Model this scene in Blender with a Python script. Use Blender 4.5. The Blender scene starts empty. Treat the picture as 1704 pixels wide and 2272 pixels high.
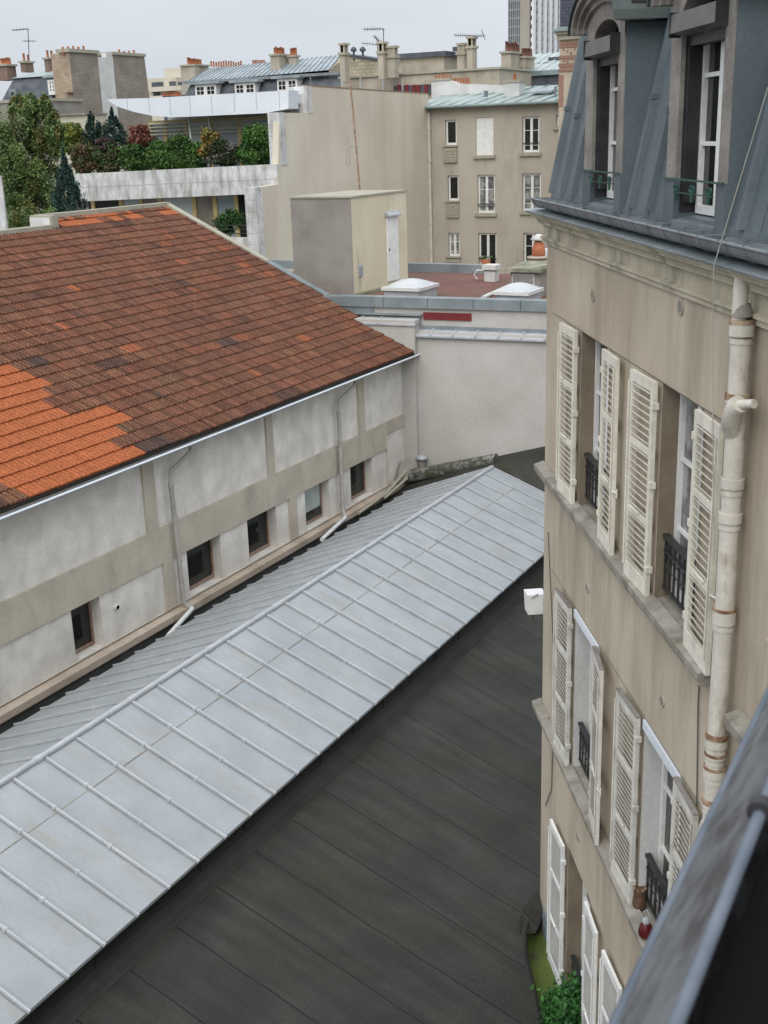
import bpy, math, random
from mathutils import Vector, Matrix
random.seed(7)
R = math.radians
scn = bpy.context.scene
COL = scn.collection

# ------------------------------------------------------------ camera (at the origin, 14 m above the ground)
W, H, FPX = 1704.0, 2272.0, 2613.0
PIT, ROL, AZ = R(17.65), R(-1.835), R(-28.3)
Fw = Vector((math.sin(AZ), math.cos(AZ), 0)); Rt = Vector((math.cos(AZ), -math.sin(AZ), 0)); Zu = Vector((0, 0, 1))
cu = Fw*math.sin(PIT) + Zu*math.cos(PIT); cb = -(Fw*math.cos(PIT) - Zu*math.sin(PIT))
CX = Rt*math.cos(ROL) + cu*math.sin(ROL); CY = -Rt*math.sin(ROL) + cu*math.cos(ROL)
camd = bpy.data.cameras.new('Camera'); cam = bpy.data.objects.new('Camera', camd); COL.objects.link(cam)
cam.matrix_world = Matrix(((CX.x, CY.x, cb.x, 0), (CX.y, CY.y, cb.y, 0), (CX.z, CY.z, cb.z, 0), (0, 0, 0, 1)))
camd.sensor_fit = 'VERTICAL'; camd.sensor_height = 24; camd.lens = FPX/H*24; camd.clip_start = .05; camd.clip_end = 3000
scn.camera = cam
camd.dof.use_dof = True; camd.dof.focus_distance = 16; camd.dof.aperture_fstop = 9

# ------------------------------------------------------------ sky and sun (bright overcast)
wld = bpy.data.worlds.new('World'); scn.world = wld; wld.use_nodes = True
nt = wld.node_tree; nt.nodes.clear()
sky = nt.nodes.new('ShaderNodeTexSky'); sky.sky_type = 'NISHITA'; sky.sun_disc = False
SUN_EL, SUN_AZ = R(50), R(168)
sky.sun_elevation = SUN_EL; sky.sun_rotation = SUN_AZ; sky.air_density = 1.0; sky.dust_density = 4.0; sky.ozone_density = 1.0
hs = nt.nodes.new('ShaderNodeHueSaturation'); hs.inputs['Saturation'].default_value = .25
mx = nt.nodes.new('ShaderNodeMix'); mx.data_type = 'RGBA'; mx.inputs[0].default_value = .72
mx.inputs[7].default_value = (7.75, 8.35, 9.1, 1)
bg = nt.nodes.new('ShaderNodeBackground'); bg.inputs[1].default_value = .10
wo = nt.nodes.new('ShaderNodeOutputWorld')
nt.links.new(sky.outputs[0], hs.inputs['Color']); nt.links.new(hs.outputs[0], mx.inputs[6])
tc = nt.nodes.new('ShaderNodeTexCoord'); sz = nt.nodes.new('ShaderNodeSeparateXYZ'); mr = nt.nodes.new('ShaderNodeMapRange')      # overcast sky: brighter overhead
mr.inputs[1].default_value = .12; mr.inputs[2].default_value = .75; mr.inputs[3].default_value = .90; mr.inputs[4].default_value = 1.75
gm = nt.nodes.new('ShaderNodeMix'); gm.data_type = 'RGBA'; gm.blend_type = 'MULTIPLY'; gm.inputs[0].default_value = 1
nt.links.new(tc.outputs['Generated'], sz.inputs[0]); nt.links.new(sz.outputs[2], mr.inputs[0]); nt.links.new(mx.outputs[2], gm.inputs[6]); nt.links.new(mr.outputs[0], gm.inputs[7])
cn = nt.nodes.new('ShaderNodeTexNoise'); cn.inputs['Scale'].default_value = 2.2; cn.inputs['Detail'].default_value = 5; cm = nt.nodes.new('ShaderNodeMapping'); cm.inputs['Scale'].default_value = (1, 1, 4)
nt.links.new(tc.outputs['Generated'], cm.inputs[0]); nt.links.new(cm.outputs[0], cn.inputs['Vector']); cr = nt.nodes.new('ShaderNodeMapRange'); cr.inputs[1].default_value = .3; cr.inputs[2].default_value = .7; cr.inputs[3].default_value = .93; cr.inputs[4].default_value = 1.07
nt.links.new(cn.outputs['Fac'], cr.inputs[0]); g2 = nt.nodes.new('ShaderNodeMix'); g2.data_type = 'RGBA'; g2.blend_type = 'MULTIPLY'; g2.inputs[0].default_value = 1; nt.links.new(gm.outputs[2], g2.inputs[6]); nt.links.new(cr.outputs[0], g2.inputs[7])
nt.links.new(g2.outputs[2], bg.inputs[0]); nt.links.new(bg.outputs[0], wo.inputs[0])
sd = bpy.data.lights.new('Sun', 'SUN'); sd.energy = 1.3; sd.angle = R(60); sd.color = (1, .96, .9)
sun = bpy.data.objects.new('Sun', sd); COL.objects.link(sun)
sdir = Vector((math.sin(SUN_AZ)*math.cos(SUN_EL), math.cos(SUN_AZ)*math.cos(SUN_EL), math.sin(SUN_EL)))
sun.rotation_euler = sdir.to_track_quat('Z', 'Y').to_euler(); sun.location = (10, -5, 30)
scn.view_settings.view_transform = 'Standard'; scn.view_settings.look = 'None'
scn.view_settings.exposure = 0.28; scn.view_settings.gamma = 1
scn.render.engine = 'CYCLES'; scn.cycles.max_bounces = 6

# ------------------------------------------------------------ helpers
def ray(px, py): return CX*((px-W/2)/FPX) + CY*(-(py-H/2)/FPX) - cb
def onx(px, py, x): d = ray(px, py); return d*(x/d.x)
def ony(px, py, y): d = ray(px, py); return d*(y/d.y)
def onz(px, py, z): d = ray(px, py); return d*(z/d.z)
FA = R(-32.52); FD = Vector((math.sin(FA), math.cos(FA), 0)); FN = Vector((math.cos(FA), -math.sin(FA), 0)); FL = 2.75
def fac(t, o, z): return FD*t + FN*(FL-o) + Zu*z                 # along the facade, out from it, height
def onf(px, py, o=0.0):
    d = ray(px, py); P = d*((FL-o)/(FN.dot(d))); return P.dot(FD), P.z

NODES = {}
def mat(name, c1, c2=None, scale=2.0, rough=.85, metal=0.0, bump=0.0, bscale=60, c3=None, stain=.0, sscale=(.6, .6, .6), spec=.4, detail=6, lo=.35, hi=.65, slo=.52, shi=.72, grain=.10, gsc=28):
    m = bpy.data.materials.new(name); m.use_nodes = True; n = m.node_tree; b = n.nodes['Principled BSDF']
    b.inputs['Roughness'].default_value = rough; b.inputs['Metallic'].default_value = metal
    b.inputs['Specular IOR Level'].default_value = spec
    g = n.nodes.new('ShaderNodeNewGeometry'); pos = g.outputs['Position']
    col = None
    if c2:
        t = n.nodes.new('ShaderNodeTexNoise'); t.inputs['Scale'].default_value = scale; t.inputs['Detail'].default_value = detail
        n.links.new(pos, t.inputs['Vector'])
        r = n.nodes.new('ShaderNodeValToRGB'); r.color_ramp.elements[0].position = lo; r.color_ramp.elements[1].position = hi
        r.color_ramp.elements[0].color = (*c1, 1); r.color_ramp.elements[1].color = (*c2, 1)
        n.links.new(t.outputs['Fac'], r.inputs[0]); col = r.outputs[0]
    if c3:
        mp = n.nodes.new('ShaderNodeMapping'); mp.inputs['Scale'].default_value = sscale; n.links.new(pos, mp.inputs['Vector'])
        t = n.nodes.new('ShaderNodeTexNoise'); t.inputs['Scale'].default_value = 1.0; t.inputs['Detail'].default_value = 7; t.inputs['Roughness'].default_value = .65
        n.links.new(mp.outputs[0], t.inputs['Vector'])
        r = n.nodes.new('ShaderNodeMapRange'); r.inputs[1].default_value = slo; r.inputs[2].default_value = shi; r.inputs[3].default_value = 0; r.inputs[4].default_value = stain
        n.links.new(t.outputs['Fac'], r.inputs[0])
        k = n.nodes.new('ShaderNodeMix'); k.data_type = 'RGBA'; n.links.new(r.outputs[0], k.inputs[0])
        if col: n.links.new(col, k.inputs[6])
        else: k.inputs[6].default_value = (*c1, 1)
        k.inputs[7].default_value = (*c3, 1); col = k.outputs[2]
    if grain:
        t = n.nodes.new('ShaderNodeTexNoise'); t.inputs['Scale'].default_value = gsc; t.inputs['Detail'].default_value = 4; t.inputs['Roughness'].default_value = .7; n.links.new(pos, t.inputs['Vector'])
        r = n.nodes.new('ShaderNodeMapRange'); r.inputs[1].default_value = .3; r.inputs[2].default_value = .7; r.inputs[3].default_value = 1-grain; r.inputs[4].default_value = 1+grain; n.links.new(t.outputs['Fac'], r.inputs[0])
        k = n.nodes.new('ShaderNodeMix'); k.data_type = 'RGBA'; k.blend_type = 'MULTIPLY'; k.inputs[0].default_value = 1
        if col: n.links.new(col, k.inputs[6])
        else: k.inputs[6].default_value = (*c1, 1)
        n.links.new(r.outputs[0], k.inputs[7]); col = k.outputs[2]
    if col: n.links.new(col, b.inputs['Base Color'])
    else: b.inputs['Base Color'].default_value = (*c1, 1)
    if bump:
        t = n.nodes.new('ShaderNodeTexNoise'); t.inputs['Scale'].default_value = bscale; t.inputs['Detail'].default_value = 5; n.links.new(pos, t.inputs['Vector'])
        u = n.nodes.new('ShaderNodeBump'); u.inputs['Strength'].default_value = bump; u.inputs['Distance'].default_value = .02
        n.links.new(t.outputs['Fac'], u.inputs['Height']); n.links.new(u.outputs[0], b.inputs['Normal'])
    NODES[name] = (n, b, pos, col)
    return m
def brickmat(name, c1, c2, mortar, bw=.22, bh=.07, ms=.012, flip=False, bias=0):
    m = bpy.data.materials.new(name); m.use_nodes = True; n = m.node_tree; b = n.nodes['Principled BSDF']; b.inputs['Roughness'].default_value = .9
    g = n.nodes.new('ShaderNodeNewGeometry'); s = n.nodes.new('ShaderNodeSeparateXYZ'); n.links.new(g.outputs['Position'], s.inputs[0])
    a = n.nodes.new('ShaderNodeMath'); n.links.new(s.outputs[0], a.inputs[0]); n.links.new(s.outputs[1], a.inputs[1])
    c = n.nodes.new('ShaderNodeCombineXYZ'); n.links.new(a.outputs[0], c.inputs[0]); n.links.new(s.outputs[2], c.inputs[1])
    t = n.nodes.new('ShaderNodeTexBrick'); n.links.new(c.outputs[0], t.inputs['Vector']); t.inputs['Scale'].default_value = 1
    t.inputs['Color1'].default_value = (*c1, 1); t.inputs['Color2'].default_value = (*c2, 1); t.inputs['Mortar'].default_value = (*mortar, 1)
    t.inputs['Brick Width'].default_value = bw; t.inputs['Row Height'].default_value = bh; t.inputs['Mortar Size'].default_value = ms; t.inputs['Bias'].default_value = bias
    k = n.nodes.new('ShaderNodeTexNoise'); k.inputs['Scale'].default_value = .9; k.inputs['Detail'].default_value = 6; n.links.new(g.outputs['Position'], k.inputs['Vector'])
    x = n.nodes.new('ShaderNodeMix'); x.data_type = 'RGBA'; x.blend_type = 'MULTIPLY'; x.inputs[0].default_value = .7
    n.links.new(t.outputs[0], x.inputs[6]); r = n.nodes.new('ShaderNodeMapRange'); r.inputs[1].default_value = .3; r.inputs[2].default_value = .7; r.inputs[3].default_value = .65; r.inputs[4].default_value = 1.15
    n.links.new(k.outputs['Fac'], r.inputs[0]); n.links.new(r.outputs[0], x.inputs[7]); n.links.new(x.outputs[2], b.inputs['Base Color'])
    return m
def attrmat(name, rough=.85, trans=0.0, bump=0, mottled=0, spec=.3):
    m = bpy.data.materials.new(name); m.use_nodes = True; n = m.node_tree; b = n.nodes['Principled BSDF']
    a = n.nodes.new('ShaderNodeVertexColor'); a.layer_name = 'Col'; b.inputs['Roughness'].default_value = rough; b.inputs['Specular IOR Level'].default_value = spec
    out = a.outputs[0]
    if mottled:
        g = n.nodes.new('ShaderNodeNewGeometry'); t = n.nodes.new('ShaderNodeTexNoise'); t.inputs['Scale'].default_value = 22; t.inputs['Detail'].default_value = 6
        n.links.new(g.outputs['Position'], t.inputs['Vector'])
        r = n.nodes.new('ShaderNodeMapRange'); r.inputs[1].default_value = .3; r.inputs[2].default_value = .7; r.inputs[3].default_value = 1-mottled; r.inputs[4].default_value = 1+mottled*.6
        n.links.new(t.outputs['Fac'], r.inputs[0])
        x = n.nodes.new('ShaderNodeMix'); x.data_type = 'RGBA'; x.blend_type = 'MULTIPLY'; x.inputs[0].default_value = 1
        n.links.new(out, x.inputs[6]); n.links.new(r.outputs[0], x.inputs[7]); out = x.outputs[2]
    n.links.new(out, b.inputs['Base Color'])
    return m

MT = dict(
 felt=mat('bitumen_felt', (.021, .021, .017), (.033, .032, .026), 1.2, .72, bump=.25, bscale=120, grain=.34, gsc=42, c3=(.024, .027, .012), stain=.85, sscale=(.5, .9, 1), spec=.35, slo=.5, shi=.7),
 feltdark=mat('dark_membrane', (.015, .015, .012), (.024, .024, .020), 2, .7, bump=.2, spec=.35),
 moss=mat('moss', (.075, .11, .020), (.12, .15, .035), 4, .95, bump=.6, bscale=40, c3=(.03, .03, .022), stain=.9, sscale=(2, 2, 2)),
 zinc=mat('pale_zinc', (.265, .287, .298), (.31, .332, .342), 1.4, .50, .15, c3=(.27, .245, .205), stain=.75, sscale=(1.3, 3.4, 1), bump=.10, bscale=2.4, slo=.52, shi=.74, grain=.06),
 zinccap=mat('zinc_cap', (.34, .355, .37), (.43, .445, .455), 3, .45, .2),
 zincdark=mat('weathered_zinc', (.17, .20, .21), (.25, .28, .29), 1.5, .5, .2, c3=(.14, .16, .17), stain=.7, sscale=(2, 2, .5)),
 mansard=mat('mansard_zinc', (.080, .104, .116), (.125, .150, .164), .9, .55, .15, c3=(.09, .115, .125), stain=.8, sscale=(2.5, 2.5, .5), bump=.06, bscale=4),
 gutter=mat('gutter_zinc', (.14, .16, .17), (.24, .265, .28), 3, .5, .2, c3=(.09, .1, .1), stain=.7, sscale=(3, 3, 3)),
 facade=mat('beige_render', (.385, .325, .245), (.48, .415, .32), .8, .92, grain=.05, bump=.12, bscale=90, c3=(.215, .175, .125), stain=.75, sscale=(2.2, 2.2, .35), slo=.46, shi=.74),
 stone=mat('weathered_stone', (.42, .375, .275), (.52, .475, .365), 2, .9, bump=.15, c3=(.14, .13, .10), stain=.75, sscale=(3, 3, 1.2), slo=.48, shi=.7),
 stonegrey=mat('grey_stone', (.17, .155, .14), (.27, .25, .225), 4, .9, bump=.4, bscale=35, c3=(.12, .11, .10), stain=.7, sscale=(5, 5, 2)),
 sill=mat('mossy_sill', (.20, .18, .15), (.30, .275, .235), 5, .9, bump=.3, c3=(.10, .10, .06), stain=.8, sscale=(4, 4, 4)),
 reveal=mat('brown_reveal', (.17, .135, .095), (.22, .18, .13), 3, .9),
 white=mat('white_paint', (.66, .66, .63), (.75, .75, .72), 5, .5),
 cream=mat('cream_paint', (.60, .57, .48), (.70, .67, .58), 6, .55, c3=(.36, .33, .27), stain=.5, sscale=(6, 6, 3)),
 shutgrey=mat('old_shutter_paint', (.52, .50, .45), (.62, .60, .54), 6, .6, c3=(.22, .20, .17), stain=.6, sscale=(9, 9, 5)),
 glass=mat('window_glass', (.012, .013, .013), (.022, .023, .021), 1.5, .08, spec=.35),
 glasscurt=mat('curtained_glass', (.10, .10, .10), (.30, .30, .29), 3.5, .12, spec=.6, lo=.42, hi=.6),
 glasspale=mat('blind_behind_glass', (.34, .40, .38), (.42, .46, .44), 3, .15, spec=.6),
 iron=mat('black_iron', (.02, .02, .022), (.035, .035, .035), 8, .5),
 greeniron=mat('green_iron', (.015, .06, .05), (.03, .09, .07), 8, .5),
 pipe=mat('painted_pipe', (.50, .47, .41), (.60, .57, .50), 4, .55, c3=(.22, .14, .08), stain=.6, sscale=(7, 7, 3), slo=.56),
 rust=mat('rust', (.16, .075, .04), (.40, .31, .22), 14, .9),
 roughcast=mat('pale_roughcast', (.56, .525, .475), (.69, .655, .60), 2.4, .95, bump=.5, bscale=45, c3=(.36, .345, .32), stain=.5, sscale=(1.5, 1.5, .5), slo=.45, shi=.75),
 band=mat('beige_band', (.39, .345, .28), (.46, .41, .335), 1.4, .93, bump=.3, bscale=60, c3=(.24, .22, .18), stain=.6, sscale=(1.2, 1.2, .6)),
 ledge=mat('pinkish_ledge', (.36, .29, .225), (.46, .385, .31), 1.6, .9, bump=.2, c3=(.25, .215, .165), stain=.8, sscale=(1, 1.3, 1)),
 wallw=mat('grey_roughcast', (.41, .39, .36), (.47, .45, .42), .9, .95, bump=.5, bscale=40, c3=(.35, .325, .28), stain=.6, sscale=(.9, .9, .7), slo=.45, shi=.75),
 wallbox=mat('cream_wall', (.56, .50, .36), (.63, .57, .43), 1.0, .92, c3=(.22, .20, .16), stain=.8, sscale=(1.8, 1.8, .35), slo=.56, shi=.75),
 cement=mat('cement_render', (.22, .20, .175), (.27, .25, .22), 1.2, .93, c3=(.17, .155, .135), stain=.6, sscale=(1, 1, 1.4)),
 beige=mat('beige_gable', (.56, .505, .405), (.64, .585, .475), .35, .93, c3=(.44, .385, .30), stain=.55, sscale=(.5, .8, .10), slo=.48, shi=.75),
 greyb=mat('grey_beige_render', (.385, .345, .28), (.43, .39, .32), .8, .93, c3=(.24, .215, .175), stain=.5, sscale=(1, 1, .3)),
 redroof=mat('red_roof_felt', (.115, .048, .04), (.15, .066, .052), 1.2, .85, c3=(.09, .075, .04), stain=.85, sscale=(.5, .9, 1), slo=.5, shi=.68),
 redpanel=mat('red_panel', (.13, .014, .016), (.16, .018, .02), 5, .6),
 marble=mat('stained_marble', (.50, .50, .49), (.62, .61, .60), 2.6, .6, c3=(.20, .195, .165), stain=.9, sscale=(2.6, 2.6, .7), slo=.46, shi=.70, lo=.4, hi=.6),
 whitepanel=mat('white_metal_panel', (.60, .64, .68), (.67, .70, .73), .6, .4),
 yellow=mat('yellow_frame', (.42, .33, .14), (.50, .40, .18), 3, .6),
 louvre=mat('pale_louvre', (.42, .40, .30), (.50, .48, .37), 3, .6),
 slate=mat('slate', (.045, .052, .065), (.085, .092, .105), 1.8, .6, c3=(.14, .15, .155), stain=.5, sscale=(1, 1, 2)),
 zincfar=mat('far_zinc_roof', (.20, .24, .26), (.33, .37, .39), .8, .5, .1, c3=(.45, .50, .49), stain=.5, sscale=(.5, .5, 2)),
 zincgreen=mat('greenish_zinc_roof', (.25, .30, .295), (.34, .39, .375), .6, .5, .1, c3=(.18, .24, .24), stain=.5, sscale=(.8, .8, 2)),
 copper=mat('green_fascia', (.16, .21, .20), (.22, .27, .255), 1.5, .6),
 pot=mat('terracotta_pot', (.36, .12, .055), (.48, .19, .09), 2.2, .85),
 potdark=mat('dark_red_pot', (.17, .08, .06), (.25, .12, .09), 2.2, .85),
 chim=mat('chimney_render', (.33, .29, .225), (.43, .385, .31), .8, .93, c3=(.16, .14, .11), stain=.6, sscale=(1, 1, .4)),
 chimwhite=mat('pale_chimney', (.52, .52, .50), (.60, .60, .58), 1.1, .9, c3=(.35, .34, .32), stain=.6, sscale=(1, 1, .5)),
 mossstone=mat('mossy_concrete', (.17, .17, .11), (.30, .29, .22), 3, .95, bump=.4, c3=(.07, .085, .03), stain=.8, sscale=(2.5, 2.5, 2.5), slo=.45, shi=.62),
 coping=mat('coping_stone', (.30, .28, .215), (.38, .36, .29), 2, .92, bump=.2, c3=(.17, .17, .10), stain=.7, sscale=(2, 2, 2)),
 dome=mat('milky_dome', (.42, .43, .43), (.48, .49, .49), 2, .35),
 mesh=mat('grille_mesh', (.33, .34, .35), None, 1, .6),
 bark=mat('bark', (.06, .045, .03), (.10, .08, .055), 6, .95),
 alu=mat('aerial_metal', (.16, .15, .15), None, 1, .5, .3),
 gravel=mat('courtyard_ground', (.10, .10, .095), (.16, .155, .145), .5, .95),
 towergrey=mat('tower_grey', (.12, .13, .14), (.16, .17, .18), .1, .5),
 towerwhite=mat('tower_white', (.66, .67, .68), (.72, .72, .73), .1, .6),
 towerwin=mat('tower_windows', (.20, .21, .22), (.26, .265, .27), .5, .4),
 plastic=mat('white_plastic', (.62, .62, .61), (.68, .68, .67), 4, .4),
 redglass=mat('red_glass', (.06, .004, .005), (.09, .006, .007), 9, .3),
 clay=mat('brown_clay', (.08, .045, .03), (.13, .07, .045), 20, .6),
 fgzinc=mat('foreground_zinc', (.125, .133, .138), (.175, .183, .186), 9, .55, .1, c3=(.045, .040, .040), stain=.85, sscale=(26, 12, 20), slo=.44, shi=.62),
 fgtrim=mat('foreground_zinc_bead', (.10, .12, .15), (.15, .17, .20), 12, .45, .2),
 black=mat('black_and_shade', (.004, .004, .004), None, 1, .9, spec=.1),
 cable=mat('white_cable', (.42, .41, .37), None, 1, .6),
 cablegrey=mat('grey_cable', (.10, .095, .085), None, 1, .6),
 hoodmetal=mat('dark_green_hood', (.025, .038, .036), (.045, .062, .057), 3, .5),
 greypipe=mat('grey_downpipe', (.30, .285, .26), (.38, .365, .335), 4, .55, c3=(.17, .15, .13), stain=.5, sscale=(5, 5, 3)),
 taupe=mat('taupe_metal', (.10, .092, .09), (.125, .117, .113), 6, .5),
 tile=attrmat('clay_tile', .85, bump=0, mottled=.42), leaf=attrmat('leaf', .6, spec=.25),
 brickgrey=brickmat('grey_brick', (.165, .135, .11), (.24, .205, .165), (.30, .27, .22), .30, .10, .02),
 bricktan=brickmat('tan_brick', (.30, .19, .12), (.40, .30, .20), (.36, .31, .24), .40, .14, .03),
 brickred=brickmat('red_brick', (.27, .135, .10), (.33, .17, .12), (.28, .2, .15), .25, .09, .012),
 brickbrown=brickmat('brown_brick', (.17, .105, .08), (.22, .14, .11), (.2, .16, .13), .25, .09, .012),
 bricklight=brickmat('tower_brick', (.40, .31, .225), (.47, .375, .28), (.44, .385, .30), .24, .075, .014),
 rubble=brickmat('rubble_wall', (.38, .33, .23), (.50, .44, .32), (.30, .27, .20), .55, .28, .04),
)

class MB:
    def __init__(s, xf=None): s.v = []; s.f = []; s.sm = []; s.c = []; s.xf = xf; s.col = None
    def add(s, pts, faces, smooth=False):
        n = len(s.v); xf = s.xf
        for p in pts:
            s.v.append(tuple(xf(*p)) if xf else tuple(p))
        for f in faces: s.f.append([n+i for i in f]); s.sm.append(smooth); s.c.append(s.col)
        return s
    def quad(s, a, b, c, d): return s.add([a, b, c, d], [(0, 1, 2, 3)])
    def hexa(s, p): return s.add(p, [(0, 3, 2, 1), (4, 5, 6, 7), (0, 1, 5, 4), (1, 2, 6, 5), (2, 3, 7, 6), (3, 0, 4, 7)])
    def box(s, x0, x1, y0, y1, z0, z1):
        return s.hexa([(x0, y0, z0), (x1, y0, z0), (x1, y1, z0), (x0, y1, z0), (x0, y0, z1), (x1, y0, z1), (x1, y1, z1), (x0, y1, z1)])
    def prism(s, poly, axis, a0, a1):           # poly in the two other axes (in order xyz), extruded along axis
        def P(u, v, a): return (a, u, v) if axis == 0 else (u, a, v) if axis == 1 else (u, v, a)
        n = len(poly); pts = [P(u, v, a0) for u, v in poly] + [P(u, v, a1) for u, v in poly]
        return s.add(pts, [tuple(range(n-1, -1, -1)), tuple(range(n, 2*n))] + [(i, (i+1) % n, n+(i+1) % n, n+i) for i in range(n)])
    def tube(s, pts, r, n=8, cap=True):
        P = [Vector(p) for p in pts]; rs = r if isinstance(r, (list, tuple)) else [r]*len(P); rings = []
        prev = None
        for i, p in enumerate(P):
            t = ((P[min(i+1, len(P)-1)]-P[max(i-1, 0)])).normalized()
            a = prev if prev is not None else (Vector((0, 0, 1)) if abs(t.z) < .9 else Vector((1, 0, 0)))
            u = (a - t*a.dot(t)).normalized(); w = t.cross(u); prev = u
            rings += [tuple(p + (u*math.cos(2*math.pi*k/n) + w*math.sin(2*math.pi*k/n))*rs[i]) for k in range(n)]
        fs = [(i*n+k, i*n+(k+1) % n, (i+1)*n+(k+1) % n, (i+1)*n+k) for i in range(len(P)-1) for k in range(n)]
        s.add(rings, fs, True)
        if cap:
            s.add(rings[:n], [tuple(range(n-1, -1, -1))]); s.add(rings[-n:], [tuple(range(n))])
        return s
    def lathe(s, cx, cy, prof, n=10):            # prof: (r, z)
        pts = [(cx+r*math.cos(2*math.pi*k/n), cy+r*math.sin(2*math.pi*k/n), z) for r, z in prof for k in range(n)]
        fs = [(i*n+k, i*n+(k+1) % n, (i+1)*n+(k+1) % n, (i+1)*n+k) for i in range(len(prof)-1) for k in range(n)]
        s.add(pts, fs, True)
        s.add(pts[:n], [tuple(range(n-1, -1, -1))]); s.add(pts[-n:], [tuple(range(n))]); return s
    def wall(s, a0, a1, z0, z1, o, holes, depth, P=None, back=False):   # wall with real openings; P maps (a, o, z)
        P = P or (lambda a, o, z: (a, o, z))
        As = sorted({a0, a1, *[min(max(h[i], a0), a1) for h in holes for i in (0, 1)]}); Zs = sorted({z0, z1, *[min(max(h[i], z0), z1) for h in holes for i in (2, 3)]})
        for i in range(len(As)-1):
            for j in range(len(Zs)-1):
                ca, cz = (As[i]+As[i+1])/2, (Zs[j]+Zs[j+1])/2
                if any(h[0] < ca < h[1] and h[2] < cz < h[3] for h in holes): continue
                s.quad(P(As[i], o, Zs[j]), P(As[i+1], o, Zs[j]), P(As[i+1], o, Zs[j+1]), P(As[i], o, Zs[j+1]))
        for h in holes:
            dp = h[4] if len(h) > 4 else depth; b = o-dp
            A, B_, C_, D_ = h[0], h[1], h[2], h[3]
            s.quad(P(A, o, C_), P(A, b, C_), P(A, b, D_), P(A, o, D_)); s.quad(P(B_, o, C_), P(B_, o, D_), P(B_, b, D_), P(B_, b, C_))
            s.quad(P(A, o, C_), P(B_, o, C_), P(B_, b, C_), P(A, b, C_)); s.quad(P(A, o, D_), P(A, b, D_), P(B_, b, D_), P(B_, o, D_))
            if back: s.quad(P(A, b, C_), P(B_, b, C_), P(B_, b, D_), P(A, b, D_))
        return s

def tag(o, label, cat, group=None, kind=None):
    if label: o['label'] = label
    if cat: o['category'] = cat
    if group: o['group'] = group
    if kind: o['kind'] = kind
    return o
RM = {}
def thing(name, label, cat, loc=(0, 0, 0), rz=0, group=None):
    o = bpy.data.objects.new(name, None); COL.objects.link(o); o.location = loc; o.rotation_euler = (0, 0, rz); o.empty_display_size = .2
    tag(o, label, cat, group); RM[o.name] = Matrix.Translation(Vector(loc)) @ Matrix.Rotation(rz, 4, 'Z'); return o
def part(name, mb, m, parent=None, label=None):
    me = bpy.data.meshes.new(name)
    M = RM[parent.name].inverted() if parent else None
    vs = [M @ Vector(v) for v in mb.v] if M else [Vector(v) for v in mb.v]
    me.from_pydata([tuple(v) for v in vs], [], mb.f); me.update()
    for i, p in enumerate(me.polygons): p.use_smooth = mb.sm[i]
    if any(c is not None for c in mb.c):
        ca = me.color_attributes.new('Col', 'FLOAT_COLOR', 'CORNER'); data = []
        for i, p in enumerate(me.polygons): data += [*(mb.c[i] or (.5, .5, .5)), 1.0]*p.loop_total
        ca.data.foreach_set('color', data)
    me.materials.append(MT[m] if isinstance(m, str) else m)
    o = bpy.data.objects.new(name, me); COL.objects.link(o)
    if parent: o.parent = parent; RM[o.name] = RM[parent.name]
    else: RM[o.name] = Matrix.Identity(4)
    if label: o['label'] = label
    return o
def single(name, mb, m, label, cat, group=None, kind=None): return tag(part(name, mb, m), label, cat, group, kind)

exec_order = []
# ------------------------------------------------------------ ground
g = MB(); g.quad((-900, -300, -14), (900, -300, -14), (900, 1500, -14), (-900, 1500, -14)); single('ground', g, 'gravel', 'grey courtyard and street level far below the roofs', 'ground', kind='structure')

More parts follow.
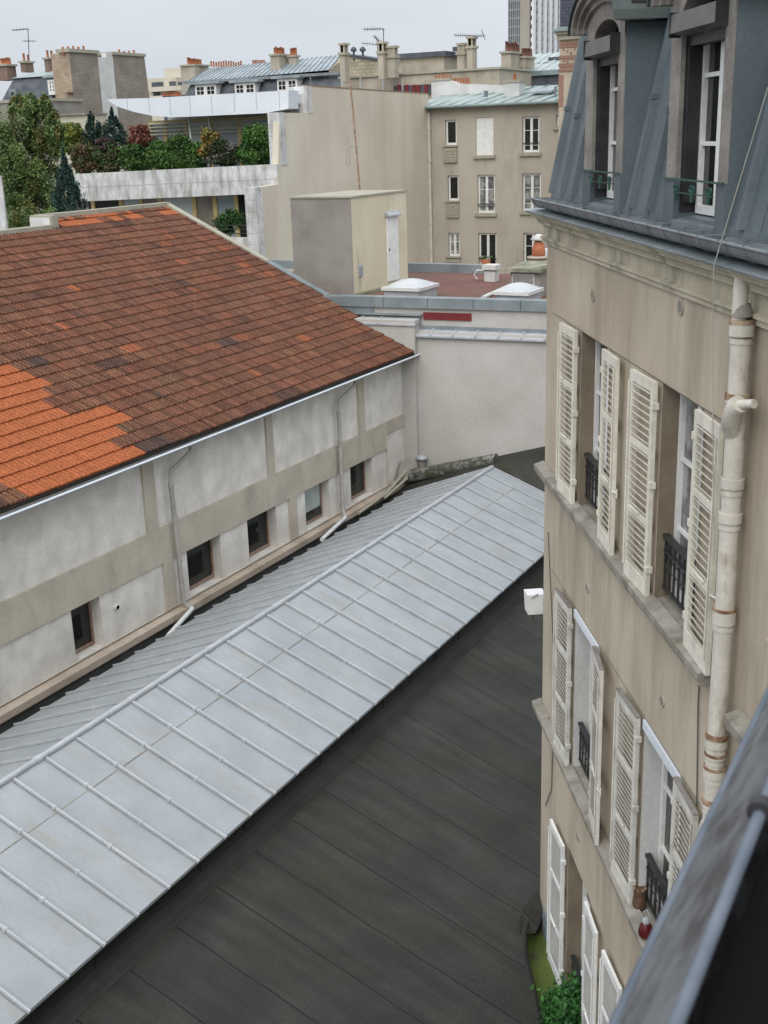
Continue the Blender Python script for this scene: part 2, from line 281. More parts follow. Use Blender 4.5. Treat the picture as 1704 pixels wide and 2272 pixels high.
# ============================================================ annex: felt roof, zinc gabled roof
ZR = -9.3
annex = thing('annex_building', 'long low annex with dark felt flat roof and pale zinc gabled roof', 'building', (-8, 12, -14))
edge = [(10.4, 2.29), (11.0, 2.33), (11.6, 2.35), (12.0, 2.42), (12.3, 2.55), (12.55, 2.75)]
edge3 = [fac(t, FL-l, 0) for t, l in edge]
poly = [(-14.22, 3.0), (.8, 3.0)] + [(p.x, p.y) for p in edge3] + [(fac(12.6, -4, 0).x, fac(12.6, -4, 0).y), (1.5, 27.3), (-14.22, 27.8)]
def feltmat():
    n, b, pos, col = NODES['bitumen_felt']
    # welded sheet laps every 0.91 m, running out from the zinc roof
    s = n.nodes.new('ShaderNodeSeparateXYZ'); n.links.new(pos, s.inputs[0])
    def M(op, a, bb=None):
        k = n.nodes.new('ShaderNodeMath'); k.operation = op
        for i, q in enumerate((a, bb)):
            if q is None: continue
            if isinstance(q, (int, float)): k.inputs[i].default_value = q
            else: n.links.new(q, k.inputs[i])
        return k.outputs[0]
    wob = n.nodes.new('ShaderNodeTexNoise'); wob.inputs['Scale'].default_value = 1.6; n.links.new(pos, wob.inputs['Vector'])
    X = M('ADD', s.outputs[0], 8.4)                    # the sheets fan out slightly towards the near end
    u = M('DIVIDE', M('SUBTRACT', s.outputs[1], M('MULTIPLY', X, .056)), M('SUBTRACT', 1.0, M('MULTIPLY', X, .034)))
    u0 = u; u = M('ADD', u, M('MULTIPLY', wob.outputs['Fac'], .05))
    fr = M('FRACT', M('DIVIDE', M('SUBTRACT', u, 8.78+.02-.449), .898))
    ln = M('LESS_THAN', M('ABSOLUTE', M('SUBTRACT', fr, .5)), .0125)
    mkx = M('GREATER_THAN', s.outputs[0], -8.35)
    ln = M('MULTIPLY', ln, mkx)
    # long lap parallel to the zinc roof
    w2 = M('MULTIPLY', wob.outputs['Fac'], .02)
    l2 = M('LESS_THAN', M('ABSOLUTE', M('ADD', M('ADD', s.outputs[0], w2), 8.35)), .006)
    ln = M('MAXIMUM', ln, l2)
    # soft streaks across the laps
    cv = n.nodes.new('ShaderNodeCombineXYZ'); n.links.new(M('MULTIPLY', u0, 5.0), cv.inputs[0]); n.links.new(M('MULTIPLY', s.outputs[0], .7), cv.inputs[1])
    t = n.nodes.new('ShaderNodeTexNoise'); t.inputs['Scale'].default_value = .9; t.inputs['Detail'].default_value = 6; n.links.new(cv.outputs[0], t.inputs['Vector'])
    r = n.nodes.new('ShaderNodeMapRange'); r.inputs[1].default_value = .35; r.inputs[2].default_value = .68; r.inputs[3].default_value = .68; r.inputs[4].default_value = 1.12; n.links.new(t.outputs['Fac'], r.inputs[0])
    x = n.nodes.new('ShaderNodeMix'); x.data_type = 'RGBA'; x.blend_type = 'MULTIPLY'; x.inputs[0].default_value = 1; n.links.new(col, x.inputs[6]); n.links.new(r.outputs[0], x.inputs[7])
    k = n.nodes.new('ShaderNodeMix'); k.data_type = 'RGBA'; n.links.new(ln, k.inputs[0]); n.links.new(x.outputs[2], k.inputs[6]); k.inputs[7].default_value = (.004, .004, .004, 1)
    n.links.new(k.outputs[2], b.inputs['Base Color'])
feltmat()
b = MB(); b.prism(poly, 2, -9.62, ZR); part('felt_roof', b, 'felt', annex)
b = MB(); b.prism([(p[0]*.97-.3, p[1]) for p in poly], 2, -14, -9.63); part('wall', b, 'cement', annex)
# rolled felt edge above the mossy gutter and a drooping flap
b = MB(); b.tube([tuple(p + Vector((0, 0, ZR-.05))) for p in [fac(t, FL-l, 0) for t, l in [(5.0, 2.2)]+edge]], .055, 8); part('roof_edge_roll', b, 'feltdark', annex)
b = MB(fac)
b.add([(12.6, .02, -9.14), (12.3, .30, -9.26), (11.95, .38, -9.29), (12.05, .16, -9.38), (12.3, .01, -9.3)], [(0, 1, 4), (1, 2, 3, 4)]); part('felt_flap', b, 'felt', annex)
# upstands of the zinc roof
def upst(xs, y0, y1):
    b = MB()
    for i in range(len(xs)-1):
        (xa, za), (xb_, zb_) = xs[i], xs[i+1]
        b.add([(xa, y0, za), (xb_, y0, zb_), (xb_, y1, zb_), (xa, y1, za)], [(0, 1, 2, 3)], True)
    return b
b = upst([(-8.60, -8.80), (-8.60, -9.08), (-8.585, -9.16), (-8.54, -9.23), (-8.46, -9.275), (-8.34, ZR+.006)], 3, 26)
for k in range(20):
    y = 5.4+k*1.03; b.box(-8.60, -8.585, y, y+.012, -9.2, -8.85); 
part('roof_upstand', b, 'feltdark', annex)
b = MB(); b.box(-13.25, -8.62, 3.0, 25.93, ZR+.002, -8.87); b.prism([(-13.25, -8.87), (-10.93, -7.99), (-8.62, -8.87)], 1, 25.7, 25.93); part('gable_core', b, 'feltdark', annex)
# zinc roof
XR, ZT, XE, XW, ZE = -10.93, -7.87, -8.45, -13.36, -8.80
b = MB(); th = .02
b.add([(XR, 3, ZT), (XE, 3, ZE), (XE, 26, ZE), (XR, 26, ZT), (XW, 3, ZE), (XW, 26, ZE),
       (XR, 3, ZT-th*2), (XE, 3, ZE-th*2), (XE, 26, ZE-th*2), (XR, 26, ZT-th*2), (XW, 3, ZE-th*2), (XW, 26, ZE-th*2)],
      [(0, 1, 2, 3), (0, 3, 5, 4), (1, 7, 8, 2), (4, 5, 11, 10), (3, 2, 8, 9), (3, 9, 11, 5), (6, 9, 8, 7), (6, 10, 11, 9)])
zr = part('zinc_roof', b, 'zinc', annex)
b = MB()
def batten(b, y, xa, za, xb_, zb_, w=.03, h=.04):
    d = Vector((xb_-xa, 0, zb_-za)).normalized(); nrm = Vector((-d.z, 0, d.x)); nrm = nrm if nrm.z > 0 else -nrm
    L = math.hypot(xb_-xa, zb_-za)
    def q(s_, yy, hh): p = Vector((xa, yy, za)) + d*s_ + nrm*hh; return tuple(p)
    b.hexa([q(0, y-w/2, 0), q(L, y-w/2, 0), q(L, y+w/2, 0), q(0, y+w/2, 0), q(0, y-w/2, h), q(L, y-w/2, h), q(L, y+w/2, h), q(0, y+w/2, h)])
    e = .012
    for s0, s1 in ((L*.26, L*.26+.05), (L*.62, L*.62+.05)):
        b.hexa([q(s0, y-w/2-e, 0), q(s1, y-w/2-e, 0), q(s1, y+w/2+e, 0), q(s0, y+w/2+e, 0), q(s0, y-w/2-e+.006, h+.008), q(s1, y-w/2-e+.006, h+.008), q(s1, y+w/2+e-.006, h+.008), q(s0, y+w/2+e-.006, h+.008)])
ys = []; y = 9.71-.605*11
while y < 25.9: ys.append(y); y += .605
for y in ys:
    batten(b, y, XR+.06, ZT-.02, XE+.03, ZE-.01); batten(b, y, XR-.06, ZT-.02, XW-.03, ZE-.01, .03, .032)
batten(b, 25.975, XR+.06, ZT-.02, XE+.03, ZE-.01); batten(b, 25.975, XR-.06, ZT-.02, XW-.03, ZE-.01)
part('batten_caps', b, 'zinccap', zr)
b = MB(); shade_m = mat('batten_shade', (.12, .125, .125), (.19, .195, .19), 9, .7)  # dark strips that paint each batten's shadow line onto the sheets
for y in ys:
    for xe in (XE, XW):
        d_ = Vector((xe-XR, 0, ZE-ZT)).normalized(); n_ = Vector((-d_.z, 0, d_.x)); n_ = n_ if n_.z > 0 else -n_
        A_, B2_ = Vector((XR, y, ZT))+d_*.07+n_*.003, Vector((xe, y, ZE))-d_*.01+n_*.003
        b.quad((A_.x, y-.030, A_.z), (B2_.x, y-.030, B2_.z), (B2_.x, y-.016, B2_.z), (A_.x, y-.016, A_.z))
part('batten_shade_strips', b, shade_m, zr)
b = MB(); b.tube([(XR, 3, ZT+.01), (XR, 26.02, ZT+.01)], .052, 8)
for k in range(12): b.tube([(XR, 4.3+k*1.95, ZT+.01), (XR, 4.45+k*1.95, ZT+.01)], .060, 8)
part('ridge_cap', b, 'zinccap', zr)
b = MB()   # cross lap of the sheets
d = Vector((XE-XR, 0, ZE-ZT)).normalized()
for i in range(len(ys)-1):
    p = Vector((XR, 0, ZT)) + d*.84 + Vector((0, 0, .0)); n_ = Vector((-d.z, 0, d.x)); n_ = n_ if n_.z > 0 else -n_
    a = p+n_*.006; c = p+d*.018+n_*.002
    j = random.uniform(-.01, .01)
    b.hexa([(a.x+j, ys[i]+.03, p.z), (c.x+j, ys[i]+.03, c.z-.004), (c.x+j, ys[i+1]-.03, c.z-.004), (a.x+j, ys[i+1]-.03, p.z), (a.x+j, ys[i]+.03, a.z), (c.x+j, ys[i]+.03, c.z+.004), (c.x+j, ys[i+1]-.03, c.z+.004), (a.x+j, ys[i+1]-.03, a.z)])
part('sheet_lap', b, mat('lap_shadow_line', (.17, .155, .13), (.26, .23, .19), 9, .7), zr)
# dark sloping roof beyond the zinc gable
b = MB()
pts = [(-14.18, 27.8, -9.0), (-13.0, 27.95, -8.55), (-10.3, 28.15, -7.78), (-7.0, 28.4, -6.75), (-2.0, 28.7, -5.9), (-2.0, 26.0, -6.9), (-8.0, 26.06, -9.0), (-10.93, 26.06, -8.05), (-13.4, 26.06, -9.0), (-14.18, 26.06, -9.2), (-9.5, 27.0, -7.95)]
b.add(pts, [(0, 9, 8), (0, 8, 1), (1, 8, 7), (1, 7, 2), (2, 7, 10), (2, 10, 3), (10, 7, 6), (10, 6, 3), (3, 6, 5, 4)]); part('felt_slope', b, 'felt', annex)
# mossy gutter between roof and facade
b = MB(fac)
prof = [(.50, -9.42), (.44, -9.55), (.30, -9.60), (.16, -9.57), (.06, -9.50), (.0, -9.44)]
for i in range(len(prof)-1):
    (oa, za), (ob, zb_) = prof[i], prof[i+1]
    n0 = 18
    for k in range(n0):
        t0, t1 = 5+k*7.3/n0, 5+(k+1)*7.3/n0; f0 = 1-.6*max(0, (t0-11.4)/.9); f1 = 1-.6*max(0, (t1-11.4)/.9)
        b.add([(t0, oa*f0, za), (t0, ob*f0, zb_), (t1, ob*f1, zb_), (t1, oa*f1, za)], [(0, 1, 2, 3)], True)
part('mossy_gutter', b, 'moss', annex)
b = MB(fac); b.hexa([(10.2, .004, -9.72), (12.2, .004, -9.72), (12.2, .05, -9.7), (10.2, .07, -9.7), (10.2, .004, -9.42), (12.3, .004, -9.18), (12.3, .02, -9.18), (10.2, .02, -9.42)]); part('wall_flashing', b, 'zincdark', annex)

# ============================================================ tiled hall
hall = thing('tile_roofed_hall', 'hall with red clay tile roof and pale panelled wall with small windows', 'building', (-18, 16, -14))
TA = R(25); HX, HZ = -13.88, -5.46; CT, ST = math.cos(TA), math.sin(TA); tnv = Vector((ST, 0, CT))
b = MB(); tw, chh = .215, .32; nrow = 28
SP = [(0, -.012), (.05, .012), (.12, .030), (.24, .034), (.36, .022), (.42, -.010), (.50, -.010), (.56, .014), (.64, .032), (.78, .034), (.90, .012), (.96, -.012)]
SPn = [(0, -.012), (.045, .010), (.20, .014), (.42, .010), (.46, -.012), (.50, -.012), (.545, .010), (.75, .014), (.95, .010), (.98, -.012)]
pal = [(.12, .062, .050), (.155, .076, .056), (.19, .088, .060), (.215, .10, .064), (.24, .11, .066), (.095, .058, .052), (.195, .105, .064), (.205, .085, .056)]
palr = [(.190, .082, .056), (.205, .090, .060), (.225, .095, .062), (.175, .078, .056), (.205, .096, .064), (.215, .085, .055)]
orb = {0: 16.5, 1: 16.2, 2: 16.75, 3: 17.1, 4: 17.05, 5: 16.1, 6: 16.05, 7: 16.4, 8: 16.7, 9: 16.65, 10: 16.5, 11: 16.0, 12: 14}
single_or = [(3, 21.6), (9, 19.5), (9, 19.7), (13, 18.8), (17, 20.6), (7, 22.9), (5, 24.6), (5, 24.8), (14, 23.8), (18, 25.0), (22, 26.0), (21, 25.5), (24, 20.2), (16, 26.8), (19, 27.2), (16, 27.1), (14, 27.4), (12, 27.6)]
seed = random.Random(3)
for r_ in range(nrow):
    s0 = r_*chh; s1 = s0+chh+.03
    ymax = 27.99; ymin = 6.0
    off = (r_ % 2)*tw*.5; j0 = int((ymin)/tw); run = 0; cc = pal[0]
    j = j0
    while j*tw+off < ymax-.02:
        ya = j*tw+off
        if run <= 0: run = seed.randint(1, 4); cc = seed.choice(palr if seed.random() < min(.93, .30+max(0, ya-15)*.10+r_*.025) else pal)
        run -= 1
        new = ya < orb.get(r_, 0) and not (r_ <= 1 and ya < 13.4)
        if r_ in (9, 10, 11) and ya < 13: new = False
        if r_ >= 26 and seed.random() < .55 and ya > 23: new = True
        c = (.46, .135, .052) if new else cc
        if any(r_ == a_ and abs(ya-b_) < .12 for a_, b_ in single_or): c = (.36, .12, .06)
        f = seed.uniform(.64, .70) if new else seed.uniform(.54, .70); b.col = (c[0]*f*1.06, c[1]*f*1.02, c[2]*f*.88)
        if ya > 23.0: smax = (21.93-13.88)/CT
        else: smax = (21.45-13.88)/CT
        if s0 > smax: j += 1; continue
        e1 = min(s1, smax)
        pf = SPn if new else SP
        js = seed.uniform(-.006, .006); jh = seed.uniform(0, .006)
        vs = []
        for (u, h) in pf:
            yy = min(ya+u*tw, ymax)
            for s_, hh in ((s0+js, h+.030+jh), (e1, h+.002)):
                vs.append((HX-s_*CT+tnv.x*hh, yy, HZ+s_*ST+tnv.z*hh))
            # front lip
            vs.append((HX-(s0+js)*CT+tnv.x*(-.004), yy, HZ+(s0+js)*ST+tnv.z*(-.004)))
        fs = []
        base_c = b.col
        for k in range(len(pf)-1):
            a = k*3; g_ = seed.uniform(.97, 1.03) if new else seed.uniform(.62, 1.36); b.col = tuple(q_*g_ for q_ in base_c)
            b.add([vs[i] for i in (a, a+1, a+2, a+3, a+4, a+5)], [(0, 3, 4, 1), (2, 5, 3, 0)])
        j += 1
tr = part('tile_roof', b, 'tile', hall)
b = MB()   # closed body of the roof under the tiles
b.prism([(HX+.02, HZ-.03), (-21.93, -1.735), (-30, -5.4), (-30, -6.2), (-14.25, -6.2), (-14.25, -5.55), (HX, HZ-.07)], 1, 23.1, 28.0)
b.prism([(HX+.02, HZ-.03), (-21.45, -1.955), (-22.4, -2.6), (-30, -5.9), (-30, -6.2), (-14.25, -6.2), (-14.25, -5.55), (HX, HZ-.07)], 1, 6, 23.098); part('roof_deck', b, 'feltdark', hall)
def slopestrip(b, s0, s1, y0, y1, h0, h1):
    def q(s_, yy, hh): return (HX-s_*CT+tnv.x*hh, yy, HZ+s_*ST+tnv.z*hh)
    b.hexa([q(s0, y0, h0), q(s0, y1, h0), q(s1, y1, h0), q(s1, y0, h0), q(s0, y0, h1), q(s0, y1, h1), q(s1, y1, h1), q(s1, y0, h1)])
b = MB(); slopestrip(b, .0, 3.1, 28.0, 28.2, -.15, .09); part('verge_coping', b, 'mossstone', hall, 'mossy lower coping stone of the verge')
b = MB(); slopestrip(b, 3.1, 5.2, 28.0, 28.24, -.15, .075); part('verge_flashing', b, 'zincdark', hall)
b = MB(); slopestrip(b, 5.2, 8.95, 28.0, 28.22, -.15, .09)
b.box(-22.12, -21.86, 22.98, 28.22, -2.0, -1.60); b.box(-22.12, -21.40, 22.80, 23.02, -2.6, -1.61); b.box(-21.66, -21.38, 6, 22.8, -2.2, -1.83)
part('ridge_coping', b, 'coping', hall)
b = MB(); b.box(-22.1, -21.45, 22.76, 22.80, -2.6, -1.66); part('parapet_wall', b, 'chimwhite', hall)
# wall with recessed panels and windows
def HP(a, o, z): return (-14.2+o, a, z)
up = [(6.5, 12.6, -7.14, -5.62), (12.9, 16.78, -7.14, -5.62), (17.12, 21.04, -7.14, -5.62), (21.30, 25.21, -7.14, -5.62), (25.53, 27.99, -7.14, -5.62)]
wins = [(10.0, 11.3), (14.54, 15.3), (17.95, 19.12), (20.13, 21.29), (22.54, 23.68), (24.73, 25.9)]
lo = [(6.5, 17.15, -8.88, -7.86), (17.45, 21.80, -8.88, -7.86), (22.12, 26.65, -8.88, -7.86), (26.66, 27.99, -8.88, -7.46)]
b = MB(); b.wall(6, 28.05, -8.88, -5.5, 0, [h+(.045,) for h in up+lo], .045, HP)
part('wall_bands', b, 'band', hall)
b = MB(); b.wall(6, 28.05, -8.9, -5.5, -.045, [(a, c, -8.885, -7.86) for a, c in wins], .30, HP)
b.box(-14.6, -14.25, 6, 28.05, -14, -8.9); part('wall', b, 'roughcast', hall)
b = MB(); b.prism([(-14.55, -8.89), (-14.02, -8.93), (-14.02, -9.06), (-14.05, -9.1), (-14.55, -9.1)], 1, 6, 28.02); part('wall_ledge', b, 'ledge', hall)
b = MB(); b.box(-14.22, -14.10, 6, 28.0, -9.29, -9.1); part('base_membrane', b, mat('grey_membrane', (.05, .055, .05), (.075, .08, .072), 2, .8), hall)
brown = mat('brown_window_frame', (.20, .12, .08), (.30, .22, .17), 8, .6)
for i, (a, c) in enumerate(wins):
    b = MB(); x = -14.50; z0, z1 = -8.86, -7.87; f_ = .045
    for y0, y1, za, zb_ in ((a, c, z0, z0+.06), (a, c, z1-f_, z1), (a, a+f_, z0+.06, z1-f_), (c-f_, c, z0+.06, z1-f_)): b.box(x-.03, x+.03, y0, y1, za, zb_)
    fr = part('window', b, brown, hall)
    b = MB(); b.quad((x, a+.03, z0+.03), (x, c-.03, z0+.03), (x, c-.03, z1-.03), (x, a+.03, z1-.03)); part('pane', b, ('glass', 'glass', 'glass', 'glass', 'glasspale', 'glass')[i], fr)
    if i == 4:
        b = MB(); b.box(x-.0-.01, x+.012, a+.04, c-.04, z0+.02, z0+.28); part('pane', b, 'glass', fr)
b = MB(); b.tube([(-13.80, 6, -5.60), (-13.80, 28.22, -5.53)], .022, 6); gt = MB()
for k in range(8):
    a0, a1 = math.pi+k*math.pi/8, math.pi+(k+1)*math.pi/8; r_ = .055
    gt.add([(-13.855+r_*math.cos(a0), 6, -5.6+r_*math.sin(a0)), (-13.855+r_*math.cos(a1), 6, -5.6+r_*math.sin(a1)), (-13.855+r_*math.cos(a1), 28.2, -5.53+r_*math.sin(a1)), (-13.855+r_*math.cos(a0), 28.2, -5.53+r_*math.sin(a0))], [(0, 1, 2, 3)], True)
gu = part('gutter', gt, 'zinccap', hall); part('gutter_bead', b, 'whitepanel', gu)
b = MB(); b.box(-14.2, -13.92, 6, 28.1, -5.56, -5.53); part('eave_soffit', b, 'band', hall)
for pts in ([(-13.9, 17.98, -5.62), (-13.95, 17.96, -5.78), (-14.1, 17.50, -6.05), (-14.11, 17.48, -6.3), (-14.11, 17.55, -8.78), (-14.08, 17.58, -8.9), (-13.97, 17.62, -8.95)],
            [(-13.9, 24.62, -5.58), (-13.95, 24.6, -5.74), (-14.1, 24.1, -6.02), (-14.11, 24.05, -6.3), (-14.11, 24.05, -8.7), (-14.05, 24.0, -8.85), (-13.97, 23.9, -8.9)]):
    b = MB(); b.tube(pts[:4], .045, 8); b.tube(pts[3:], .05, 8); b.tube([pts[3], (pts[3][0], pts[3][1], -6.42)], .058, 8)
    for zz in (-7.0, -7.9): b.tube([(pts[4][0], pts[4][1], zz), (pts[4][0], pts[4][1], zz-.05)], .058, 8)
    dp = part('downpipe', b, 'greypipe', hall)
    b = MB(); p = Vector(pts[-1]); e_ = onx(372, 1412, -13.6) if p.y < 20 else onx(714, 1197, -13.6); b.tube([tuple(p), (p.x+.05, p.y-.08, p.z-.0), tuple(e_)], .05, 8); part('outlet_pipe', b, 'plastic', dp)
b = MB(); p = onx(158+100, 1347, -14.23); b.tube([(-14.26, p.y, p.z), (-14.19, p.y, p.z)], .055, 12); b2 = part('vent_hole', b, 'chimwhite', hall)
b = MB(); b.tube([(-14.2, p.y, p.z), (-14.188, p.y, p.z)], .042, 12); part('hole', b, 'black', b2)

# odd pipes and cement piece at the corner
b = MB(); b.tube([(-14.0, 27.6, -8.55), (-14.0, 26.2, -8.92), (-13.98, 24.6, -9.02)], .045, 8); b.tube([(-13.88, 27.5, -8.72), (-13.92, 25.9, -8.98)], .035, 8)
single('loose_pipe', b, 'coping', 'loose grey pipes lying on the ledge of the pale panelled wall near its far corner', 'pipe')
b = MB(); b.hexa([(-14.1, 26.9, -8.9), (-13.7, 27.5, -8.75), (-13.9, 27.6, -8.7), (-14.18, 27.0, -8.85), (-14.12, 27.3, -8.4), (-14.0, 27.5, -8.35), (-14.05, 27.55, -8.35), (-14.18, 27.35, -8.4)])
single('leaning_board', b, 'cement', 'small grey board leaning in the corner between the two pale walls', 'board')
L0, L1 = ony(912, 1052, 27.35), ony(1100, 1018, 27.5)
b = MB(); n0 = 14
rr = .19
for k in range(n0):
    a0, a1 = math.pi*(-.25+1.1*k/n0), math.pi*(-.25+1.1*(k+1)/n0)
    for ra in (rr,):
        P0 = [(p.x, p.y-ra*math.cos(a), p.z-.05+ra*math.sin(a)) for p, a in ((L0, a0), (L0, a1), (L1, a1), (L1, a0))]
        b.add(P0, [(0, 1, 2, 3)], True)
b.tube([(L0.x, L0.y, L0.z-.05), (L0.x+.02, L0.y, L0.z-.05)], rr, 20); b.tube([(L1.x, L1.y, L1.z-.05), (L1.x-.02, L1.y, L1.z-.05)], rr*.98, 20)
single('cement_ridge_piece', b, mat('lichened_cement', (.055, .055, .045), (.30, .29, .27), 7, .95, bump=.5, c3=(.07, .075, .045), stain=.9, sscale=(1.5, 4, 4), lo=.45, hi=.7, slo=.42, shi=.6), 'mossy grey half-round cement piece lying behind the zinc roof end', 'ridge piece')
p = ony(927, 1022, 27.75)
t_ = thing('roof_vent', 'small metal vent with flat white cap in front of the grey roughcast wall', 'vent', (p.x-.1, p.y, p.z-.35))
b = MB(); b.lathe(p.x+.12, p.y, [(.10, p.z-.3), (.10, p.z+.02)], 12); part('pipe', b, 'cement', t_)
b = MB(); b.lathe(p.x+.12, p.y, [(.12, p.z+.04), (.17, p.z+.06), (.15, p.z+.13), (.06, p.z+.17)], 14); part('cap', b, 'zinccap', t_)

# ============================================================ flat roof building with the grey wall
WA = R(85.4-90)   # direction of the wall: almost +x
WD = Vector((math.cos(WA), -math.sin(WA), 0)); WNn = Vector((-math.sin(WA)*-1, -math.cos(WA), 0)); WNn = Vector((WD.y, -WD.x, 0))
def WP(a, o, z): return Vector((-14.2, 27.87, 0)) + WD*a + WNn*o + Zu*z
flat = thing('flat_roof_building', 'flat red-roofed building with grey roughcast wall, zinc parapet and skylights', 'building', (-12, 31, -14))
b = MB(WP); b.box(-.45, 16, -.30, 0, -14, -4.93); b.box(-1.4, .34, -.2, .16, -9, -4.62); part('wall', b, 'wallw', flat)
def slopecap(a0, a1, zf, zb_, of, ob, seams):
    b = MB(WP); b.hexa([(a0, ob, zf-.02), (a1, ob, zf-.02), (a1, of, zf-.04), (a0, of, zf-.04), (a0, ob, zb_), (a1, ob, zb_), (a1, of, zf), (a0, of, zf)]); c = MB(WP)
    for a in seams: c.hexa([(a-.02, ob, zf), (a+.02, ob, zf), (a+.02, of, zf-.02), (a-.02, of, zf-.02), (a-.02, ob, zb_+.035), (a+.02, ob, zb_+.035), (a+.02, of, zf+.035), (a-.02, of, zf+.035)])
    return b, c
b, c = slopecap(.30, 16, -5.02, -4.87, .10, -.26, [.75+k*.62 for k in range(24)]); w1 = part('wall_coping', b, 'zinccap', flat); part('coping_seam', c, 'zinccap', w1)
b, c = slopecap(-1.35, .36, -4.72, -4.58, .20, -.22, [-1.25, -.7]); w1 = part('wall_coping', b, 'zinccap', flat, 'upper zinc coping left'); part('coping_seam', c, 'zinccap', w1)
b = MB(WP); b.box(-1.5, 16, -1.0, -.27, -5.2, -4.34); part('attic_wall', b, 'wallw', flat)
b = MB(WP); b.box(-1.5, .42, -.27, -.12, -4.54, -4.50); b.box(.40, 16, -.27, -.2, -4.93, -4.80); part('flashing', b, 'zincdark', flat)
b = MB(WP); b.box(.44, 1.78, -.27, -.235, -4.64, -4.45); part('red_strip', b, 'redpanel', flat)
b = MB(WP)
for k in range(14):
    a0 = -1.95+k*1.27; a1 = a0+1.255
    b.box(a0, a1, -.55, -.19+.002*(k % 2), -4.34, -4.07)
b.box(-2.6, -1.0, -.6, -.23, -4.75, -4.09)
part('zinc_parapet', b, 'zincdark', flat)
b = MB(); rz_ = -4.30
p1, p2, p3 = ony(905, 600, 35.4), ony(1105, 604, 35.4), None
b.add([(-22, 27.9, rz_), (-.5, 28.9, rz_), (-.5, 35.7, rz_), (-22, 35.7, rz_)], [(0, 1, 2, 3)]); b.box(-22, -.5, 28.6, 36.0, -14, -4.35); part('red_roof', b, 'redroof', flat)
b = MB(); b.box(-26, -14.9, 35.55, 35.8, -4.3, -4.02); part('back_parapet', b, 'zincdark', flat)
# stair hut
C = onz(786.5, 656.5, rz_); xl = ony(648, 520, C.y).x; yr = onx(903, 520, C.x).y; zt = ony(778.3, 439.5, C.y).z
b = MB(); b.quad((xl, C.y, -6), (C.x, C.y, -6), (C.x, C.y, zt), (xl, C.y, zt)); b.box(xl+.004, C.x-.01, C.y+.004, yr, -6, zt-.01)
hut = part('stair_hut', b, 'cement', flat, 'rooftop hut with grey front and cream side')
b = MB(); b.quad((C.x, C.y, rz_), (C.x, yr, rz_), (C.x, yr, zt+.02), (C.x, C.y, zt)); part('side_wall', b, 'wallbox', hut)
b = MB(); b.box(xl-.03, C.x+.03, C.y-.03, yr+.03, zt, zt+.05); part('hut_roof', b, 'coping', hut)
b = MB(); b.box(C.x, C.x+.18, C.y, yr+.1, rz_, rz_+.06); part('plinth', b, 'mossstone', hut)
d0, d1 = onx(858, 560, C.x).y, onx(882, 560, C.x).y; dz0, dz1 = onx(870, 622, C.x).z, onx(868, 480, C.x).z
b = MB(); b.box(C.x+.002, C.x+.05, d0, d1, dz0, dz1); dr = part('door', b, 'white', hut)
b = MB(); b.box(C.x+.05, C.x+.065, d0+.06, d0+.10, (dz0+dz1)/2-.05, (dz0+dz1)/2+.03); part('handle', b, 'iron', dr)
b = MB(); b.hexa([(C.x, d0-.05, dz1+.02), (C.x+.14, d0-.05, dz1+.01), (C.x+.14, d1+.05, dz1+.01), (C.x, d1+.05, dz1+.02), (C.x, d0-.05, dz1+.16), (C.x+.14, d0-.05, dz1+.05), (C.x+.14, d1+.05, dz1+.05), (C.x, d1+.05, dz1+.16)]); part('door_hood', b, 'zinccap', hut)
q = onx(799, 601, C.x); b = MB()
b.box(C.x, C.x+.03, q.y-.12, q.y+.12, q.z-.16, q.z+.16)
for k in range(5): b.box(C.x+.03, C.x+.045, q.y-.10, q.y+.10, q.z-.13+k*.055, q.z-.10+k*.055)
part('vent_grille', b, 'mesh', hut)
def skylight(px0, px1, pym, yy, wd):
    a = ony(px0, pym, yy); c_ = ony(px1, pym, yy); zb_ = rz_+.30; b = MB()
    x0, x1, y0, y1 = a.x, c_.x, yy, yy+wd
    b.box(x0+.06, x1-.06, y0+.06, y1-.06, rz_, zb_); s_ = part('skylight', b, 'zinccap', flat)
    b = MB(); b.box(x0, x1, y0, y1, zb_-.03, zb_+.06); part('skylight_frame', b, 'chimwhite', s_)
    b = MB(); n = 10; V_ = []; F_ = []
    for i in range(n+1):
        for j in range(n+1):
            u, v = i/n, j/n; hh = (math.sin(math.pi*u)*math.sin(math.pi*v))**.6*.18
            V_.append((x0+.05+(x1-x0-.1)*u, y0+.05+(y1-y0-.1)*v, zb_+.06+hh))
    for i in range(n):
        for j in range(n): k = i*(n+1)+j; F_.append((k, k+n+1, k+n+2, k+1))
    b.add(V_, F_, True); part('dome', b, 'dome', s_)
skylight(846, 930, 652, 28.95, 1.3); skylight(1094, 1172, 664, 28.85, 1.15)
b = MB(); q0, q1 = onz(1062, 668, rz_), onz(1122, 640, rz_); b.tube([(q0.x, q0.y+.3, rz_+.05), (q1.x, q1.y+.5, rz_+.05)], .06, 8); part('roof_kerb', b, 'chimwhite', flat)
